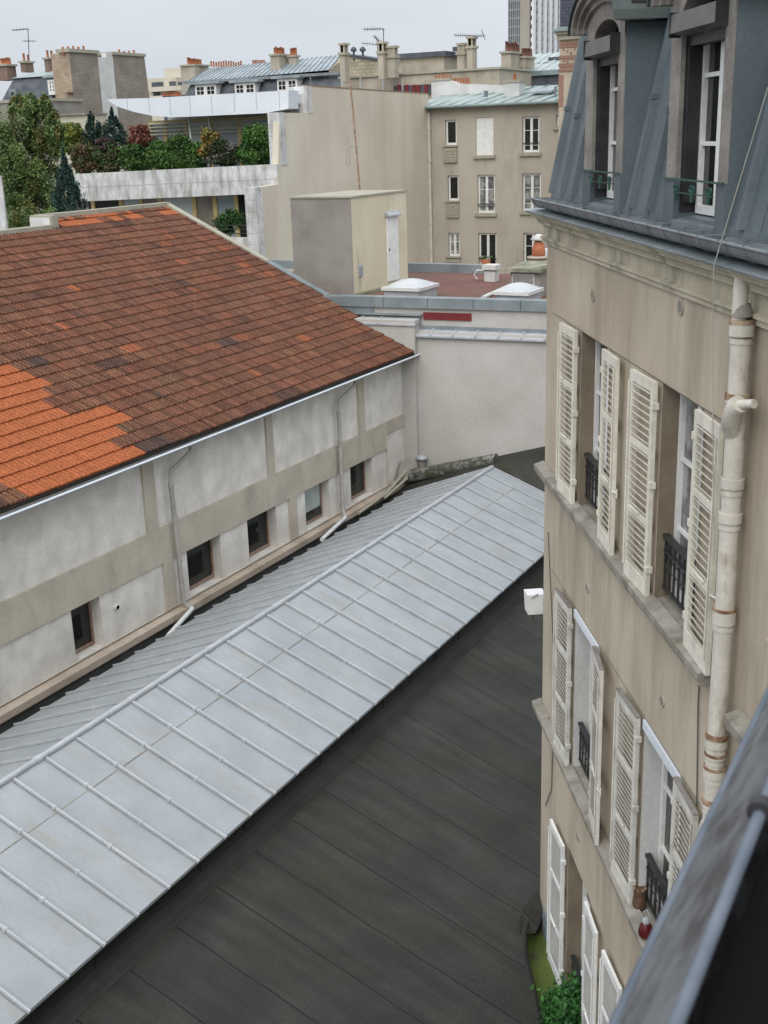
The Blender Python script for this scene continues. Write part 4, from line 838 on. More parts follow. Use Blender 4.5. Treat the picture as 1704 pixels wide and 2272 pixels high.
# ============================================================ foreground zinc gutter edge of our own building
own = thing('own_roof_edge', 'blue-grey stained zinc roof edge close to the camera in the lower right corner', 'roof edge', (0, 1, -1))
b = MB(); b.add([(-.189, -.5, -.600), (-.189, 2.6, -.600), (-.118, 2.6, -.475), (-.118, -.5, -.475)], [(0, 3, 2, 1)])
b.hexa([(-.175, -.5, -.70), (.3, -.5, -.70), (.3, 2.6, -.70), (-.175, 2.6, -.70), (-.18, -.5, -.605), (-.10, -.5, -.605), (-.10, 2.6, -.605), (-.18, 2.6, -.605)]); part('zinc_slope', b, 'fgzinc', own)
b = MB(); b.tube([(-.1885, -.5, -.600), (-.1885, 2.6, -.600)], .0052, 10); part('edge_bead', b, 'fgtrim', own)
b = MB(); b.tube([(-.118, -.5, -.470), (-.118, 2.6, -.470)], .0048, 12); tb_ = part('top_bead', b, 'fgtrim', own)
b = MB(); q = onx(1688, 1795, -.118); b.tube([(-.118, q.y-.006, -.468), (-.118, q.y+.006, -.468)], .009, 14); part('clip', b, 'iron', tb_)
b = MB(); b.box(-.112, .9, -.5, 2.6, -.69, -.50); part('shadowed_trough', b, 'black', own)  # plain black stands in for the building's shadow inside the gutter

# ============================================================ terrace building and its big beige gable
BX = -28.0
ter = thing('terrace_building', 'modern building with big beige gable wall, white canopy and planted terraces', 'building', (-33, 50, -14))
b = MB()
g_ = [(58.3, -14), (58.3, 2.05), (46.2, 2.2), (46.2, 1.1), (43.9, 1.1), (43.5, -1.76), (41.8, -1.82), (41.7, -14)]
b.prism(g_, 0, BX-.3, BX); part('gable_wall', b, 'beige', ter)
b = MB(); b.add([(BX+.01, 58.3, 2.04), (BX+.01, 46.2, 2.19), (BX-.35, 46.2, 2.19), (BX-.35, 58.3, 2.04), (BX+.01, 58.3, 2.10), (BX+.01, 46.2, 2.25), (BX-.35, 46.2, 2.25), (BX-.35, 58.3, 2.10)], [(4, 5, 6, 7), (0, 1, 5, 4), (2, 3, 7, 6), (1, 2, 6, 5)]); part('wall_capping', b, 'rust', ter)
b = MB(); b.box(-36.2, BX-.31, 47.0, 58.2, -14, 1.9); part('upper_block', b, 'chimwhite', ter)
# stains on the gable
# canopy
yc = 44.6
def P(px, py, y=yc): p = ony(px, py, y); return (p.x, p.z)
top = [P(236, 221), P(250, 219.5), P(332, 217.5), P(640, 200.5)]; bot = [P(640, 241), P(590, 251), P(382, 260.5), P(340, 257), P(300, 249), P(262, 237)]
b = MB(); b.prism(top+bot, 1, yc, yc+.8); b.box(-36, BX-.31, yc+.8, 47.0, 1.5, 1.9); can = part('canopy', b, 'whitepanel', ter)
b = MB()
for px in (282, 330, 377, 421, 469, 520, 569, 620):
    p = ony(px, 225, yc); t_, l_ = (217.5+(px-332)*(-17/308.)), (260-(px-382)*(19/258.)) if px >= 382 else 245+(px-282)*.14
    zt_, zl = ony(px, t_+1, yc).z, ony(px, l_-1, yc).z; b.box(p.x-.012, p.x+.012, yc-.006, yc+.01, zl, zt_)
part('panel_joint', b, 'mesh', can)
# marble strip beside canopy, piers
for q_ in ((BX-.9, BX+.02, 46.19, 46.6, 1.1, 2.2), (BX-.55, BX+.03, 43.85, 44.3, -1.0, 1.12), (BX-.5, BX+.04, 41.7, 42.2, -6, -1.8)): pr = part('marble_pier', MB().box(*q_), 'marble', ter)
b = MB()
for z in (.62, .18, -.3): b.box(BX-.56, BX+.035, 43.843, 43.85, z, z+.015)
for z in (-2.3, -2.75, -3.2, -3.65, -4.1): b.box(BX-.51, BX+.045, 41.693, 41.7, z, z+.015)
part('pier_joints', b, 'mesh', pr)
# upper glazing
GA = mat('blue_grey_glass', (.22, .26, .27), (.27, .31, .32), .6, .2); GB = mat('pale_blind_glass', (.32, .37, .37), (.38, .42, .42), .6, .25); GC = mat('brown_reflecting_glass', (.13, .115, .09), (.20, .18, .145), 1.2, .2)
yg = 46.3
def glazing(yy, px0, px1, ztop, zbot, mull, panes, root, slats=None):
    b = MB(); x0, x1 = ony(px0, 300, yy).x, ony(px1, 300, yy).x
    b.box(x0, x1, yy-.04, yy+.04, ztop-.1, ztop); b.box(x0, x1, yy-.04, yy+.04, zbot, zbot+.1)
    for px in mull: x = ony(px, 300, yy).x; b.box(x-.11, x+.11, yy-.06, yy+.04, zbot, ztop)
    w = part('glazing_frame', b, 'yellow', root)
    xs_ = [x0]+sorted(ony(px, 300, yy).x for px in mull)+[x1]
    for k in range(len(xs_)-1):
        if xs_[k+1]-xs_[k] < .3: continue
        b = MB(); b.quad((xs_[k]+.1, yy-.005*(k % 2), zbot), (xs_[k+1]-.1, yy-.005*(k % 2), zbot), (xs_[k+1]-.1, yy-.005*(k % 2), ztop), (xs_[k]+.1, yy-.005*(k % 2), ztop)); part('pane', b, panes[k % len(panes)], w)
    if slats:
        b = MB()
        for k in range(slats[2]):
            z = slats[0]-k*slats[1]; b.hexa([(x0, yy-.14, z-.05), (x1, yy-.14, z-.05), (x1, yy-.08, z-.01), (x0, yy-.08, z-.01), (x0, yy-.14, z-.03), (x1, yy-.14, z-.03), (x1, yy-.08, z+.02), (x0, yy-.08, z+.02)])
        part('louvre_slats', b, 'louvre', w)
    return w
zu = ony(480, 262, yg).z
glazing(yg, 335, 600, zu, -1.2, (336, 368, 414, 468, 533), (GA, GB, GA, GB, GA), ter, (zu-.12, .16, 4))
b = MB(); b.tube([(ony(418, 262, 45.6).x, 45.6, ony(418, 262, 45.6).z), (ony(424, 310, 45.2).x, 45.2, ony(424, 310, 45.2).z)], .04, 6); b.tube([(ony(462, 262, 45.6).x, 45.6, ony(462, 262, 45.6).z), (ony(468, 300, 45.2).x, 45.2, ony(468, 300, 45.2).z)], .04, 6); part('strut', b, 'chimwhite', ter)
# terrace slab and marble parapet
yp = 43.5
A, B_, C_, D_ = ony(150, 387, yp), ony(614, 364, yp), ony(617, 411, yp), ony(183, 447, yp)
C_ = ony(543, 432, yp); C2 = ony(617, 410, yp)
b = MB()
def slab(b, pts, y0, y1):
    b.prism([(p.x, p.z) for p in pts], 1, y0, y1)
slab(b, [A, B_, ony(617, 428, yp), D_], yp, yp+.35); tp_ = part('terrace_parapet', b, 'marble', ter)
b = MB(); m0, m1 = ony(165, 417, yp), ony(612, 397, yp)
b.hexa([(m0.x, yp-.006, m0.z-.012), (m1.x, yp-.006, m1.z-.012), (m1.x, yp, m1.z-.012), (m0.x, yp, m0.z-.012), (m0.x, yp-.006, m0.z+.012), (m1.x, yp-.006, m1.z+.012), (m1.x, yp, m1.z+.012), (m0.x, yp, m0.z+.012)])
for px in (196, 284, 350, 420, 490): q = ony(px, 400, yp); b.box(q.x-.01, q.x+.01, yp-.006, yp, q.z-.45, q.z+.1)
part('parapet_joints', b, 'mesh', tp_)
b = MB(); b.box(A.x, BX-.3, yp+.35, 47, -2.2, -1.35); part('terrace_slab', b, 'chimwhite', ter)
zl = ony(360, 440, 44.4).z
glazing(44.4, 176, 545, zl+.3, -5.6, (192, 255, 300, 344, 420, 467, 515), ('glass', 'glass', GB, GC, GB, GC, GA, 'glass'), ter)
b = MB(); b.box(-41, BX-.5, 44.9, 46, -14, -2.2); part('lower_block', b, 'cement', ter)
q0, q1, q2 = ony(500, 527, 42), ony(572, 527, 42), ony(572, 556, 42)
b = MB(); b.box(ony(380, 527, 42).x, BX-.02, 42.0, 42.3, -7, q0.z); part('lower_parapet', b, 'marble', ter)
b = MB(); b.box(-41, BX-.3, 42.3, 44.9, -14, -5.2); part('lower_terrace_slab', b, 'chimwhite', ter)
b = MB()
for py in (500, 509, 518): q = ony(450, py, 42.1); b.tube([(q.x, 42.1, q.z), (BX-.3, 42.1, ony(550, py, 42.1).z)], .018, 5)
part('guard_rail', b, 'iron', ter)
b = MB()
for px in (585, 630, 680, 760, 800, 850, 893): q = onx(max(px, 690), 195, BX-.5); b.tube([(BX-.5, q.y, 1.95), (BX-.5, q.y, 2.75)], .03, 5)
part('roof_rail_posts', b, 'mesh', ter)
# tall leaning aerial mast in front of the gable
ms = thing('aerial_mast', 'thin dark aerial mast leaning in front of the beige gable wall behind the rooftop hut', 'antenna', tuple(ony(799, 430, 38)))
b = MB(); b.tube([tuple(ony(799, 430, 38)), tuple(ony(790, 320, 38)), tuple(ony(777, 178, 38))], .035, 6); part('mast', b, 'rust', ms)
b = MB(); b.tube([tuple(ony(790, 323, 37.9)), tuple(ony(770, 326, 37.9))], .02, 5)
for s_ in (0, 1):
    L = [(774, 330), (775, 366), (772, 369), (769, 366), (769, 330)] if s_ else [(774, 320), (766, 284), (764, 282), (765, 290), (771, 320)]
    b.tube([tuple(ony(px, py, 37.9)) for px, py in L], .012, 4)
part('aerial', b, 'coping', ms)

# ============================================================ grey-beige building with windows
GY = 58.3
gb = thing('grey_apartment_building', 'grey-beige rendered apartment building with white windows and greenish zinc roof', 'building', (-23, 60, -14))
def gp(px, py, y=GY): return ony(px, py, y)
def gr_(x0, y0, x1, y1):     # rectangle given in the enlarged view
    a = gp(560+x0*.434, 40+y0*.434); c = gp(560+x1*.434, 40+y1*.434); return (a.x, c.x, c.z, a.z)
wd = [gr_(985, 522, 1045, 650), gr_(998, 805, 1055, 935), gr_(1002, 1098, 1062, 1220), gr_(1142, 510, 1232, 700), gr_(1150, 802, 1240, 998), gr_(1155, 1098, 1248, 1275),
      gr_(1380, 505, 1466, 687), gr_(1380, 795, 1474, 988), gr_(1386, 1098, 1478, 1278), gr_(1552, 497, 1590, 553)]
xg0, xg1 = -28.0, gp(1290, 300).x; ze = gp(1100, 233).z
b = MB(); Pg = lambda a, o, z: (a, GY-o, z)
b.wall(xg0, xg1, -14, ze, 0, wd, .22, Pg); b.box(xg0, xg1, GY+.35, GY+7, -14, ze-.1); part('wall', b, 'greyb', gb)
for i, w in enumerate(wd):
    if i == 3:
        b = MB(Pg); b.box(w[0]+.01, w[1]-.01, -.12, -.05, w[2], w[3]-.01)
        for k in range(12): z = w[2]+(w[3]-w[2])*(k+.5)/12; b.box(w[0]+.01, w[1]-.01, -.05, -.043, z, z+.02)
        part('roller_shutter', b, 'white', gb, 'closed white roller shutter')
    else:
        one = i in (0, 1, 9)
        cw = casement(gb, Pg, w[0]+.01, w[1]-.01, w[2]+.01, w[3]-.01, -.14, 'white', 'glasscurt' if i in (2, 4, 7) else 'glass', .09, () if one or i == 5 else (.2, .62), 1 if one else 2)
    if i not in (0, 1, 2, 5): b = MB(Pg); b.box(w[0]-.12, w[1]+.12, 0, .12, w[2]-.16, w[2]-.01); part('window_sill', b, 'coping', gb)
    if i in (0, 1, 2):
        zc = w[2]-.12; b = MB(Pg); b.box(w[0]-.12, w[1]+.05, 0, .14, w[2]-.07, w[2]-.0); b.box(w[0]-.08, w[1]+.02, 0, .10, w[2]-.85, w[2]-.12)
        for k in range(4): b.box(w[0], w[1]-.06, .10, .115, w[2]-.72+k*.14, w[2]-.66+k*.14)
        part('larder_box', b, 'coping', gb)
    if i in (4, 5, 6):
        b = MB(Pg); b.box(w[0], w[1], -.06, -.03, w[2]+.44, w[2]+.48)
        if i < 6:
            for k in range(9): a = w[0]+(w[1]-w[0])*(k+.5)/9; b.tube([(a-.05, -.045, w[2]+.3), (a, -.045, w[2]+.44), (a+.05, -.045, w[2]+.3)], .012, 4)
        part('railing', b, 'iron', gb)
w = wd[5]; fb = thing('flower_box', 'terracotta flower box with white flowers at a window of the grey-beige building', 'flower box', (w[0]+.4, GY-.1, w[2]+.2))
b = MB(Pg); b.box(w[0]+.25, w[1]-.3, .02, .2, w[2]+.12, w[2]+.42); part('box', b, 'pot', fb); b = MB(); leaves(b, ((w[0]+w[1])/2, GY-.12, w[2]+.5), (.3, .1, .1), 120, .09, [(.5, .5, .45), (.06, .12, .03)], rnd, clumps=8); part('flowers', b, 'leaf', fb)
b = MB(); q = gp(953, 250); q2 = gp(966, 588); b.tube([(q.x, GY-.12, q.z), (q.x+.02, GY-.12, -9)], .09, 8)
for z in (.4, -1.2, -2.8, -4.4): b.tube([(q.x+.01, GY-.12, z), (q.x+.01, GY-.12, z-.12)], .115, 8)
part('downpipe', b, 'pipe', gb)
R0, R1 = gp(925, 238, GY-.35), gp(1245, 224, GY-.35)
rt = ony(1244, 188, GY+3.2).z; rl = ony(1011, 199, GY+3.2)
b = MB(); ez = (R0.z+R1.z)/2; xR = xg1+.2
b.add([(R0.x, GY-.35, ez), (xR, GY-.35, ez), (xR, GY+3.2, rt), (rl.x, GY+3.2, rt), (R0.x+.1, GY+1.2, ez+.45), (R0.x, GY-.35, ez-.1), (xR, GY-.35, ez-.1), (xR, GY+7, ez), (rl.x, GY+7, ez)], [(0, 1, 2, 3, 4), (0, 5, 6, 1), (3, 2, 7, 8)])
rf = part('roof', b, 'zincgreen', gb)
b = MB()
for k in range(14):
    x = rl.x+.3+k*.72; u0 = (x-R0.x)/(rl.x-R0.x)
    b.hexa([(x-1.3-.02, GY-.35, ez), (x-1.3+.02, GY-.35, ez), (x+.02, GY+3.2, rt), (x-.02, GY+3.2, rt), (x-1.3-.02, GY-.35, ez+.05), (x-1.3+.02, GY-.35, ez+.05), (x+.02, GY+3.2, rt+.05), (x-.02, GY+3.2, rt+.05)])
part('roof_seams', b, 'copper', rf)
b = MB(); b.tube([(R0.x, GY-.42, ez-.04), (xR, GY-.42, ez-.04)], .08, 8); part('gutter', b, 'copper', gb)
def pots(root, xs, y, zs, r_=.11, m='pot'):
    for x, (z0, z1) in zip(xs, zs):
        b = MB(); b.lathe(x, y, [(r_, z0), (r_*.82, z1-.06), (r_*.95, z1-.05), (r_*.95, z1)], 8); part('chimney_pot', b, m, root)
def potrow(root, px0, px1, n, y, ybase, ytop, r_=.12, m='pot', jit=.35, rn=random.Random(2)):
    for i in range(n):
        px = px0+(px1-px0)*(i/(max(1, n-1))); a = ony(px, ybase, y); c = ony(px, ytop+(ybase-ytop)*rn.uniform(0, jit), y)
        pots(root, [a.x], y, [(a.z-.05, c.z)], r_, m)
# chimneys on it
yy = GY+2.0; a, c = ony(957, 180, yy), ony(1009, 216, yy); b = MB()
b.prism([(a.x, a.z-1.6), (c.x+3.4, a.z-1.6), (c.x+3.2, ony(1052, 194, yy).z), (c.x+.2, ony(1005, 186, yy).z), (c.x-.3, a.z), (a.x, a.z)], 1, yy, yy+.9); ch = part('chimney', b, 'chimwhite', gb)
b = MB(); b.box(a.x-.05, c.x-.25, yy-.05, yy+.95, a.z, a.z+.12); part('chimney_cap', b, 'coping', ch)
potrow(ch, 967, 1000, 6, yy+.3, 176, 163, .062); potrow(ch, 1005, 1040, 7, yy+.4, 187, 170, .062)
yy = GY+1.0; a, c = ony(1117, 184, yy), ony(1152, 221, yy); b = MB(); b.box(a.x, c.x, yy, yy+.8, c.z-.4, a.z); ch = part('chimney', b, 'chimwhite', gb)
b = MB(); b.box(a.x-.05, c.x+.05, yy-.05, yy+.85, a.z, a.z+.1); part('chimney_cap', b, 'coping', ch); potrow(ch, 1142, 1142, 1, yy+.4, 182, 161, .09)
b = MB(); q = ony(1232, 216, GY+.5); b.tube([(q.x, GY+.5, q.z), (q.x, GY+.5, q.z+.5)], .06, 6); part('roof_vent', b, 'gutter', rf); b = MB(); q = ony(1078, 206, GY+.5); b.tube([(q.x, GY+.5, q.z-.2), (q.x, GY+.5, q.z+.1)], .12, 8); part('roof_vent', b, 'gutter', rf)
q = ony(1200, 205, GY+1.4); b = MB(); b.hexa([(q.x-.5, GY+1.0, q.z-.05), (q.x+.7, GY+1.0, q.z-.05), (q.x+.8, GY+1.6, q.z+.12), (q.x-.4, GY+1.6, q.z+.12), (q.x-.5, GY+1.0, q.z+.05), (q.x+.7, GY+1.0, q.z+.05), (q.x+.8, GY+1.6, q.z+.24), (q.x-.4, GY+1.6, q.z+.24)]); part('roof_hatch', b, 'zincfar', rf)

# ------------------------------------------------------------ helpers for the skyline
def cbox(pl, pc, pr, yt, yb, Y0, dmin=1.0):
    C = ony(pc, yt, Y0); zb = ony(pc, yb, Y0).z; x0 = ony(pl, yt, Y0).x; y1 = onx(pr, yt, C.x).y if pr > pc else Y0+dmin
    return x0, C.x, Y0, max(y1, Y0+.3), zb, C.z
def chimney(root, pl, pc, pr, yt, yb, Y0, m, npots=0, pytop=0, cap='coping', pm='pot', over=.12, pr0=None, r_=.11):
    x0, x1, y0, y1, z0, z1 = cbox(pl, pc, pr, yt, yb, Y0); b = MB(); b.box(x0, x1, y0, y1, z0, z1-.15); ch = part('chimney', b, m, root)
    b = MB(); b.box(x0-over, x1+over, y0-over, y1+over, z1-.15, z1); part('chimney_cap', b, cap, ch)
    for i in range(npots):
        f = (i+.5)/npots; along_y = (y1-y0) > (x1-x0)
        x, y = (((x0+x1)/2, y0+(y1-y0)*f) if along_y else (x0+(x1-x0)*f, (y0+y1)/2))
        h = (ony(pc, pytop, Y0).z-z1)*random.uniform(1.05, 1.35); b = MB(); b.lathe(x, y, [(r_, z1), (r_*.8, z1+h-.06), (r_, z1+h-.05), (r_, z1+h)], 8); part('chimney_pot', b, pm, ch)
    return ch

# tall party wall building
pw = thing('party_wall_building', 'tall building with blind grey brick party walls and white strip between them', 'building', (-62, 76, -14))
Y0 = 74; C = ony(153, 115, Y0); XP = C.x
def pwz(py, px): return onx(px, py, XP)
ya, yb_, yc_, yd, ye = Y0, onx(216, 120, XP).y, onx(235, 120, XP).y, onx(249, 120, XP).y, onx(320, 124, XP).y
zt1, zt2 = onx(185, 116, XP).z, onx(285, 123, XP).z
b = MB(); b.quad((XP, ya, -14), (XP, yb_, -14), (XP, yb_, zt1), (XP, ya, zt1)); b.quad((XP, yd, -14), (XP, ye+1.5, -14), (XP, ye, zt2), (XP, yd, zt2)); part('brick_wall', b, 'brickgrey', pw)
b = MB(); b.box(XP-.5, XP-.0, yb_, yd, -14, zt2-.25); b.box(XP-.49, XP+.02, yc_, yd, -14, zt2+.1); part('white_wall', b, 'beige', pw) if False else part('white_wall', b, 'chimwhite', pw)
xw = ony(132, 116, Y0).x
b = MB(); b.box(xw, XP-.01, ya, ya+1.0, ony(150, 205, Y0).z, zt1-.02); part('side_brick_wall', b, 'bricktan', pw)
b = MB(); b.box(XP-2.2, XP-.01, ya+.4, yb_-.01, -14, zt1-.05); b.box(XP-2.2, XP-.01, yd+.05, ye-.05, -14, zt2-.05); part('core', b, 'bricktan', pw)
b = MB(); b.box(xw-.25, XP+.15, ya-.15, yb_+.1, zt1-.05, zt1+.2); b.box(XP-2.3, XP+.12, yd-.1, ye+.1, zt2-.02, zt2+.2); part('wall_coping', b, 'coping', pw)
for n_, pa, pb_, pbase, ptop in ((9, 140, 186, 114, 101), (8, 265, 303, 121, 109)):
    for i in range(n_):
        px = pa+(pb_-pa)*i/(n_-1); q = onx(px, pbase, XP-.5); h = onx(px, ptop+random.uniform(0, 6), XP-.5).z
        b = MB(); b.lathe(XP-.5-.25*(i % 2), q.y, [(.085, q.z-.2), (.075, h-.08), (.09, h-.06), (.09, h)], 8); part('chimney_pot', b, 'pot', pw)
# mansard house far left
mh = thing('mansard_house', 'old house with dark slate mansard, white dormer and brown brick chimneys at far left', 'building', (-70, 80, -14))
Y1 = 78
def A1(px, py, y=Y1): return ony(px, py, y)
a0, a1 = A1(3, 216), A1(98, 172); xl_, xr_ = A1(2, 216).x, A1(98, 200).x; xm0, xm1 = A1(15, 172).x, A1(97, 172).x
zb_, zt_ = A1(50, 222).z, A1(50, 171).z
b = MB()
b.hexa([(xl_, Y1, zb_), (xr_+1.5, Y1, zb_), (xr_+1.5, Y1+9, zb_), (xl_, Y1+9, zb_), (xm0, Y1+.8, zt_), (xm1+.5, Y1+.8, zt_), (xm1+.5, Y1+8, zt_), (xm0, Y1+8, zt_)]); part('slate_roof', b, 'slate', mh)
zr_ = A1(50, 157, Y1+4).z
b = MB(); b.hexa([(xm0-.15, Y1+.6, zt_), (xm1+.6, Y1+.6, zt_), (xm1+.6, Y1+8.2, zt_), (xm0-.15, Y1+8.2, zt_), (xm0+2.0, Y1+3.4, zr_), (xm1+.5, Y1+3.4, zr_), (xm1+.5, Y1+5, zr_), (xm0+2.0, Y1+5, zr_)]); part('zinc_roof', b, 'zincgreen', mh)
q0, q1 = A1(19, 198, Y1-.1), A1(36, 214, Y1-.1); b = MB(); b.box(q0.x, q1.x, Y1-.1, Y1+.6, q1.z, q0.z); rw = part('roof_window', b, 'copper', mh); b = MB(); b.box(q0.x+.2, q1.x-.2, Y1-.13, Y1-.1, q1.z+.1, q0.z-.25); part('pane', b, 'glass', rw)
# wing with dormer
Y2 = 75.5
x0, x1 = A1(97, 200, Y2).x, A1(152, 200, Y2).x; zb2, zt2_ = A1(120, 231, Y2).z, A1(120, 170, Y2).z
b = MB(); b.hexa([(x0, Y2, zb2), (x1, Y2, zb2), (x1, Y2+6, zb2), (x0, Y2+6, zb2), (x0, Y2+1.6, zt2_), (x1, Y2+1.6, zt2_), (x1, Y2+6, zt2_), (x0, Y2+6, zt2_)]); b.hexa([(x0, Y2+1.5, zt2_), (x1, Y2+1.5, zt2_), (x1, Y2+6, zt2_), (x0, Y2+6, zt2_), (x0+1.5, Y2+4, A1(120, 152, Y2+4).z), (x1, Y2+4, A1(135, 142, Y2+4).z), (x1, Y2+5, A1(135, 142, Y2+4).z), (x0+1.5, Y2+5, A1(120, 152, Y2+4).z)]) ; part('wing_roof', b, 'slate', mh)
q0, q1 = A1(106, 173, Y2+.1), A1(128, 211, Y2+.1); b = MB(); b.box(q0.x-.15, q1.x+.15, Y2+.1, Y2+2, q1.z, q0.z); dm_ = part('dormer', b, 'copper', mh)
b = MB(); b.box(q0.x+.0, q1.x-.05, Y2+.02, Y2+.1, q1.z+.05, q0.z-.15); w_ = part('window', b, 'white', dm_); b = MB(); m_ = (q0.x+q1.x)/2
for c0, c1 in ((q0.x+.22, m_-.12), (m_+.1, q1.x-.25)):
    for k in range(3): zz = q1.z+.3+k*(q0.z-q1.z-.5)/3; b.box(c0, c1, Y2+.005, Y2+.02, zz, zz+(q0.z-q1.z-.5)/3-.08)
part('pane', b, 'glass', w_); b = MB(); b.box(q0.x-.35, q1.x+.35, Y2-.15, Y2+2.1, q0.z, q0.z+.18); part('dormer_roof', b, 'zincgreen', dm_)
b = MB(); b.box(x0, A1(136, 240, Y2+.3).x, Y2+.3, Y2+5, -14, zb2-.1); part('brick_wall', b, 'brickred', mh)
b = MB(); b.box(A1(137, 240, Y2+.2).x, x1-.2, Y2+.2, Y2+5, -14, zb2-.05); b.box(x0, x1, Y2-.15, Y2+.1, zb2-.25, zb2-.02); part('corner_wall', b, 'chimwhite', mh)
chimney(mh, -8, 14, 34, 142, 178, 80, 'brickbrown', 6, 130)
chimney(mh, 44, 54, 73, 135, 160, 81, 'brickbrown', 2, 121)
chimney(mh, 97, 106, 124, 127, 170, 80, 'brickbrown', 2, 114)
def antenna(label, pts, y, arms, r_=.04):
    t = thing('tv_antenna', label, 'antenna', tuple(ony(*pts[0], y)), group='television aerials on the skyline'); b = MB(); b.tube([tuple(ony(px, py, y)) for px, py in pts], r_, 5); part('mast', b, 'alu', t)
    b = MB()
    for (xa, ya_, xb_, yb2, n_) in arms:
        P0, P1 = ony(xa, ya_, y), ony(xb_, yb2, y); b.tube([tuple(P0), tuple(P1)], r_*.7, 4)
        for k in range(n_):
            p = P0.lerp(P1, (k+.5)/n_); b.tube([(p.x, p.y-.4, p.z), (p.x, p.y+.4, p.z)], r_*.45, 4); b.tube([(p.x, p.y, p.z-.12), (p.x, p.y, p.z+.12)], r_*.45, 4)
    part('boom', b, 'alu', t); return t
antenna('tall thin television antenna beside the brown chimneys at far left', [(65, 140), (62, 63)], 81.5, [(27, 67, 62, 64, 5), (52, 91, 78, 91, 3)])
# low walls near it
b = MB(); a, c = ony(-30, 219, 66), ony(95, 219, 66); b.box(a.x, c.x, 66, 70, -14, c.z-.15); w_ = thing('low_beige_building', 'plain low beige building behind the big tree at far left', 'building', (c.x-4, 68, -14)); part('wall', b, 'cement', w_); b = MB(); b.box(a.x, c.x+.1, 65.9, 70, c.z-.15, c.z+.05); part('coping', b, 'coping', w_)
a, c = ony(99, 254, 62), ony(191, 254, 62); w_ = thing('louvred_plant_screen', 'pale ribbed parapet with horizontal louvres behind the terrace shrubs', 'screen', (c.x-3, 62, -14)); b = MB(); b.box(a.x, c.x, 62, 64, -14, c.z); part('wall', b, 'louvre', w_)
b = MB()
for k in range(10): z = ony(150, 274+k*4, 61.9).z; b.box(a.x+.3, c.x-.6, 61.85, 62, z-.04, z+.03)
b.box(a.x-.1, c.x+.1, 61.8, 64, c.z, c.z+.1); part('louvre', b, 'cement', w_)
# white stone corner at the left edge
a = ony(2, 390, 30); w_ = single('stone_wall', MB().box(a.x-3, a.x-.02, 30, 30.06, -14, a.z), 'marble', 'edge of a pale stone wall at the left picture border below the big tree', 'wall')

# distant cream blocks
cb_ = thing('cream_apartment_block', 'distant cream apartment block with balconies between the roofs', 'building', (-150, 190, -14))
Yd = 190
def rb(px0, py0, px1, py1, y, d, m, name='block', root=cb_, lbl=None):
    a, c = ony(px0, py0, y), ony(px1, py1, y); b = MB(); b.box(a.x, c.x, y, y+d, c.z, a.z); return part(name, b, m, root, lbl)
mcream = mat('far_cream', (.46, .42, .33), (.55, .51, .42), .15, .9)
rb(326, 175, 402, 330, Yd, 14, mcream, 'wall'); rb(364, 152, 402, 176, Yd+2, 10, mcream, 'upper_block')
for (x0, y0, x1, y1) in ((336, 183, 360, 192), (375, 181, 388, 190), (340, 204, 352, 212), (372, 204, 384, 212), (394, 182, 402, 190)): rb(x0, y0, x1, y1, Yd-.4, .3, 'slate', 'window')
for yy_ in (194, 214): rb(326, yy_, 402, yy_+6, Yd-1.5, 1.4, mcream, 'balcony')
pr_ = thing('red_tiled_house', 'low roof with row of orange pots in front of distant cream block', 'building', (-95, 130, -14)); a, c = ony(360, 209, 130), ony(402, 216, 130); b = MB(); b.box(a.x, c.x+5, 130, 134, -14, c.z+.3); part('wall', b, 'slate', pr_); potrow(pr_, 363, 400, 9, 130, 212, 203, .14)

# long zinc mansard
Yl = 96
lm = thing('long_mansard_building', 'long building with grey zinc roof, slate mansard and white dormers on the skyline', 'building', (-65, 100, -14))
def al(px, py, y=Yl): return ony(px, py, y)
b = MB(); z0, z1 = al(500, 222).z, al(500, 176).z
b.hexa([(al(401, 210).x, Yl, z0), (al(775, 210).x, Yl, z0), (al(775, 210).x, Yl+9, z0), (al(401, 210).x, Yl+9, z0), (al(408, 180).x, Yl+1.2, z1), (al(770, 180).x, Yl+1.2, z1), (al(770, 180).x, Yl+9, z1), (al(408, 180).x, Yl+9, z1)]); part('slate_mansard', b, 'slate', lm)
b = MB(); zr1 = ony(600, 139, Yl+4.2).z; ya_, yb2 = Yl+.9, Yl+4.2
xa, xb_ = al(402, 182).x, ony(730, 160, Yl+.9).x; xc, xd = ony(466, 150, yb2).x, ony(756, 122, yb2).x
b.add([(xa, ya_, z1), (xb_, ya_, z1+.3), (xd, yb2, zr1+.25), (xc, yb2, zr1-.15), (xd, yb2+4, z1), (xc, yb2+4, z1)], [(0, 1, 2, 3), (3, 2, 4, 5)]); b.add([(xa, ya_, z1), (xc, yb2, zr1-.15), (xc, yb2+4, z1)], [(0, 1, 2)]); lr = part('zinc_roof', b, 'zincfar', lm)
b = MB()
for k in range(30):
    f = k/29; x0 = xa+(xb_-xa)*f; x2 = xc+(xd-xc)*f; za = z1+.3*f; zb3 = zr1-.15+.4*f
    b.hexa([(x0-.03, ya_, za), (x0+.03, ya_, za), (x2+.03, yb2, zb3), (x2-.03, yb2, zb3), (x0-.03, ya_, za+.07), (x0+.03, ya_, za+.07), (x2+.03, yb2, zb3+.07), (x2-.03, yb2, zb3+.07)])
part('roof_seams', b, 'zincdark', lr)
b = MB(); b.box(xa-.3, al(745, 180).x, Yl+.55, Yl+.9, z1-.15, z1+.08); part('roof_edge', b, 'zincdark', lm)
b = MB(); b.add([(xb_, ya_, z1-1.5), (xb_, ya_, z1+.3), (xd, yb2, zr1+.2), (xd+.2, yb2+1, zr1+.2), (xd+.2, yb2+1, z1-1.5)], [(0, 1, 2, 3, 4)]); part('gable_wall', b, 'rubble', lm)
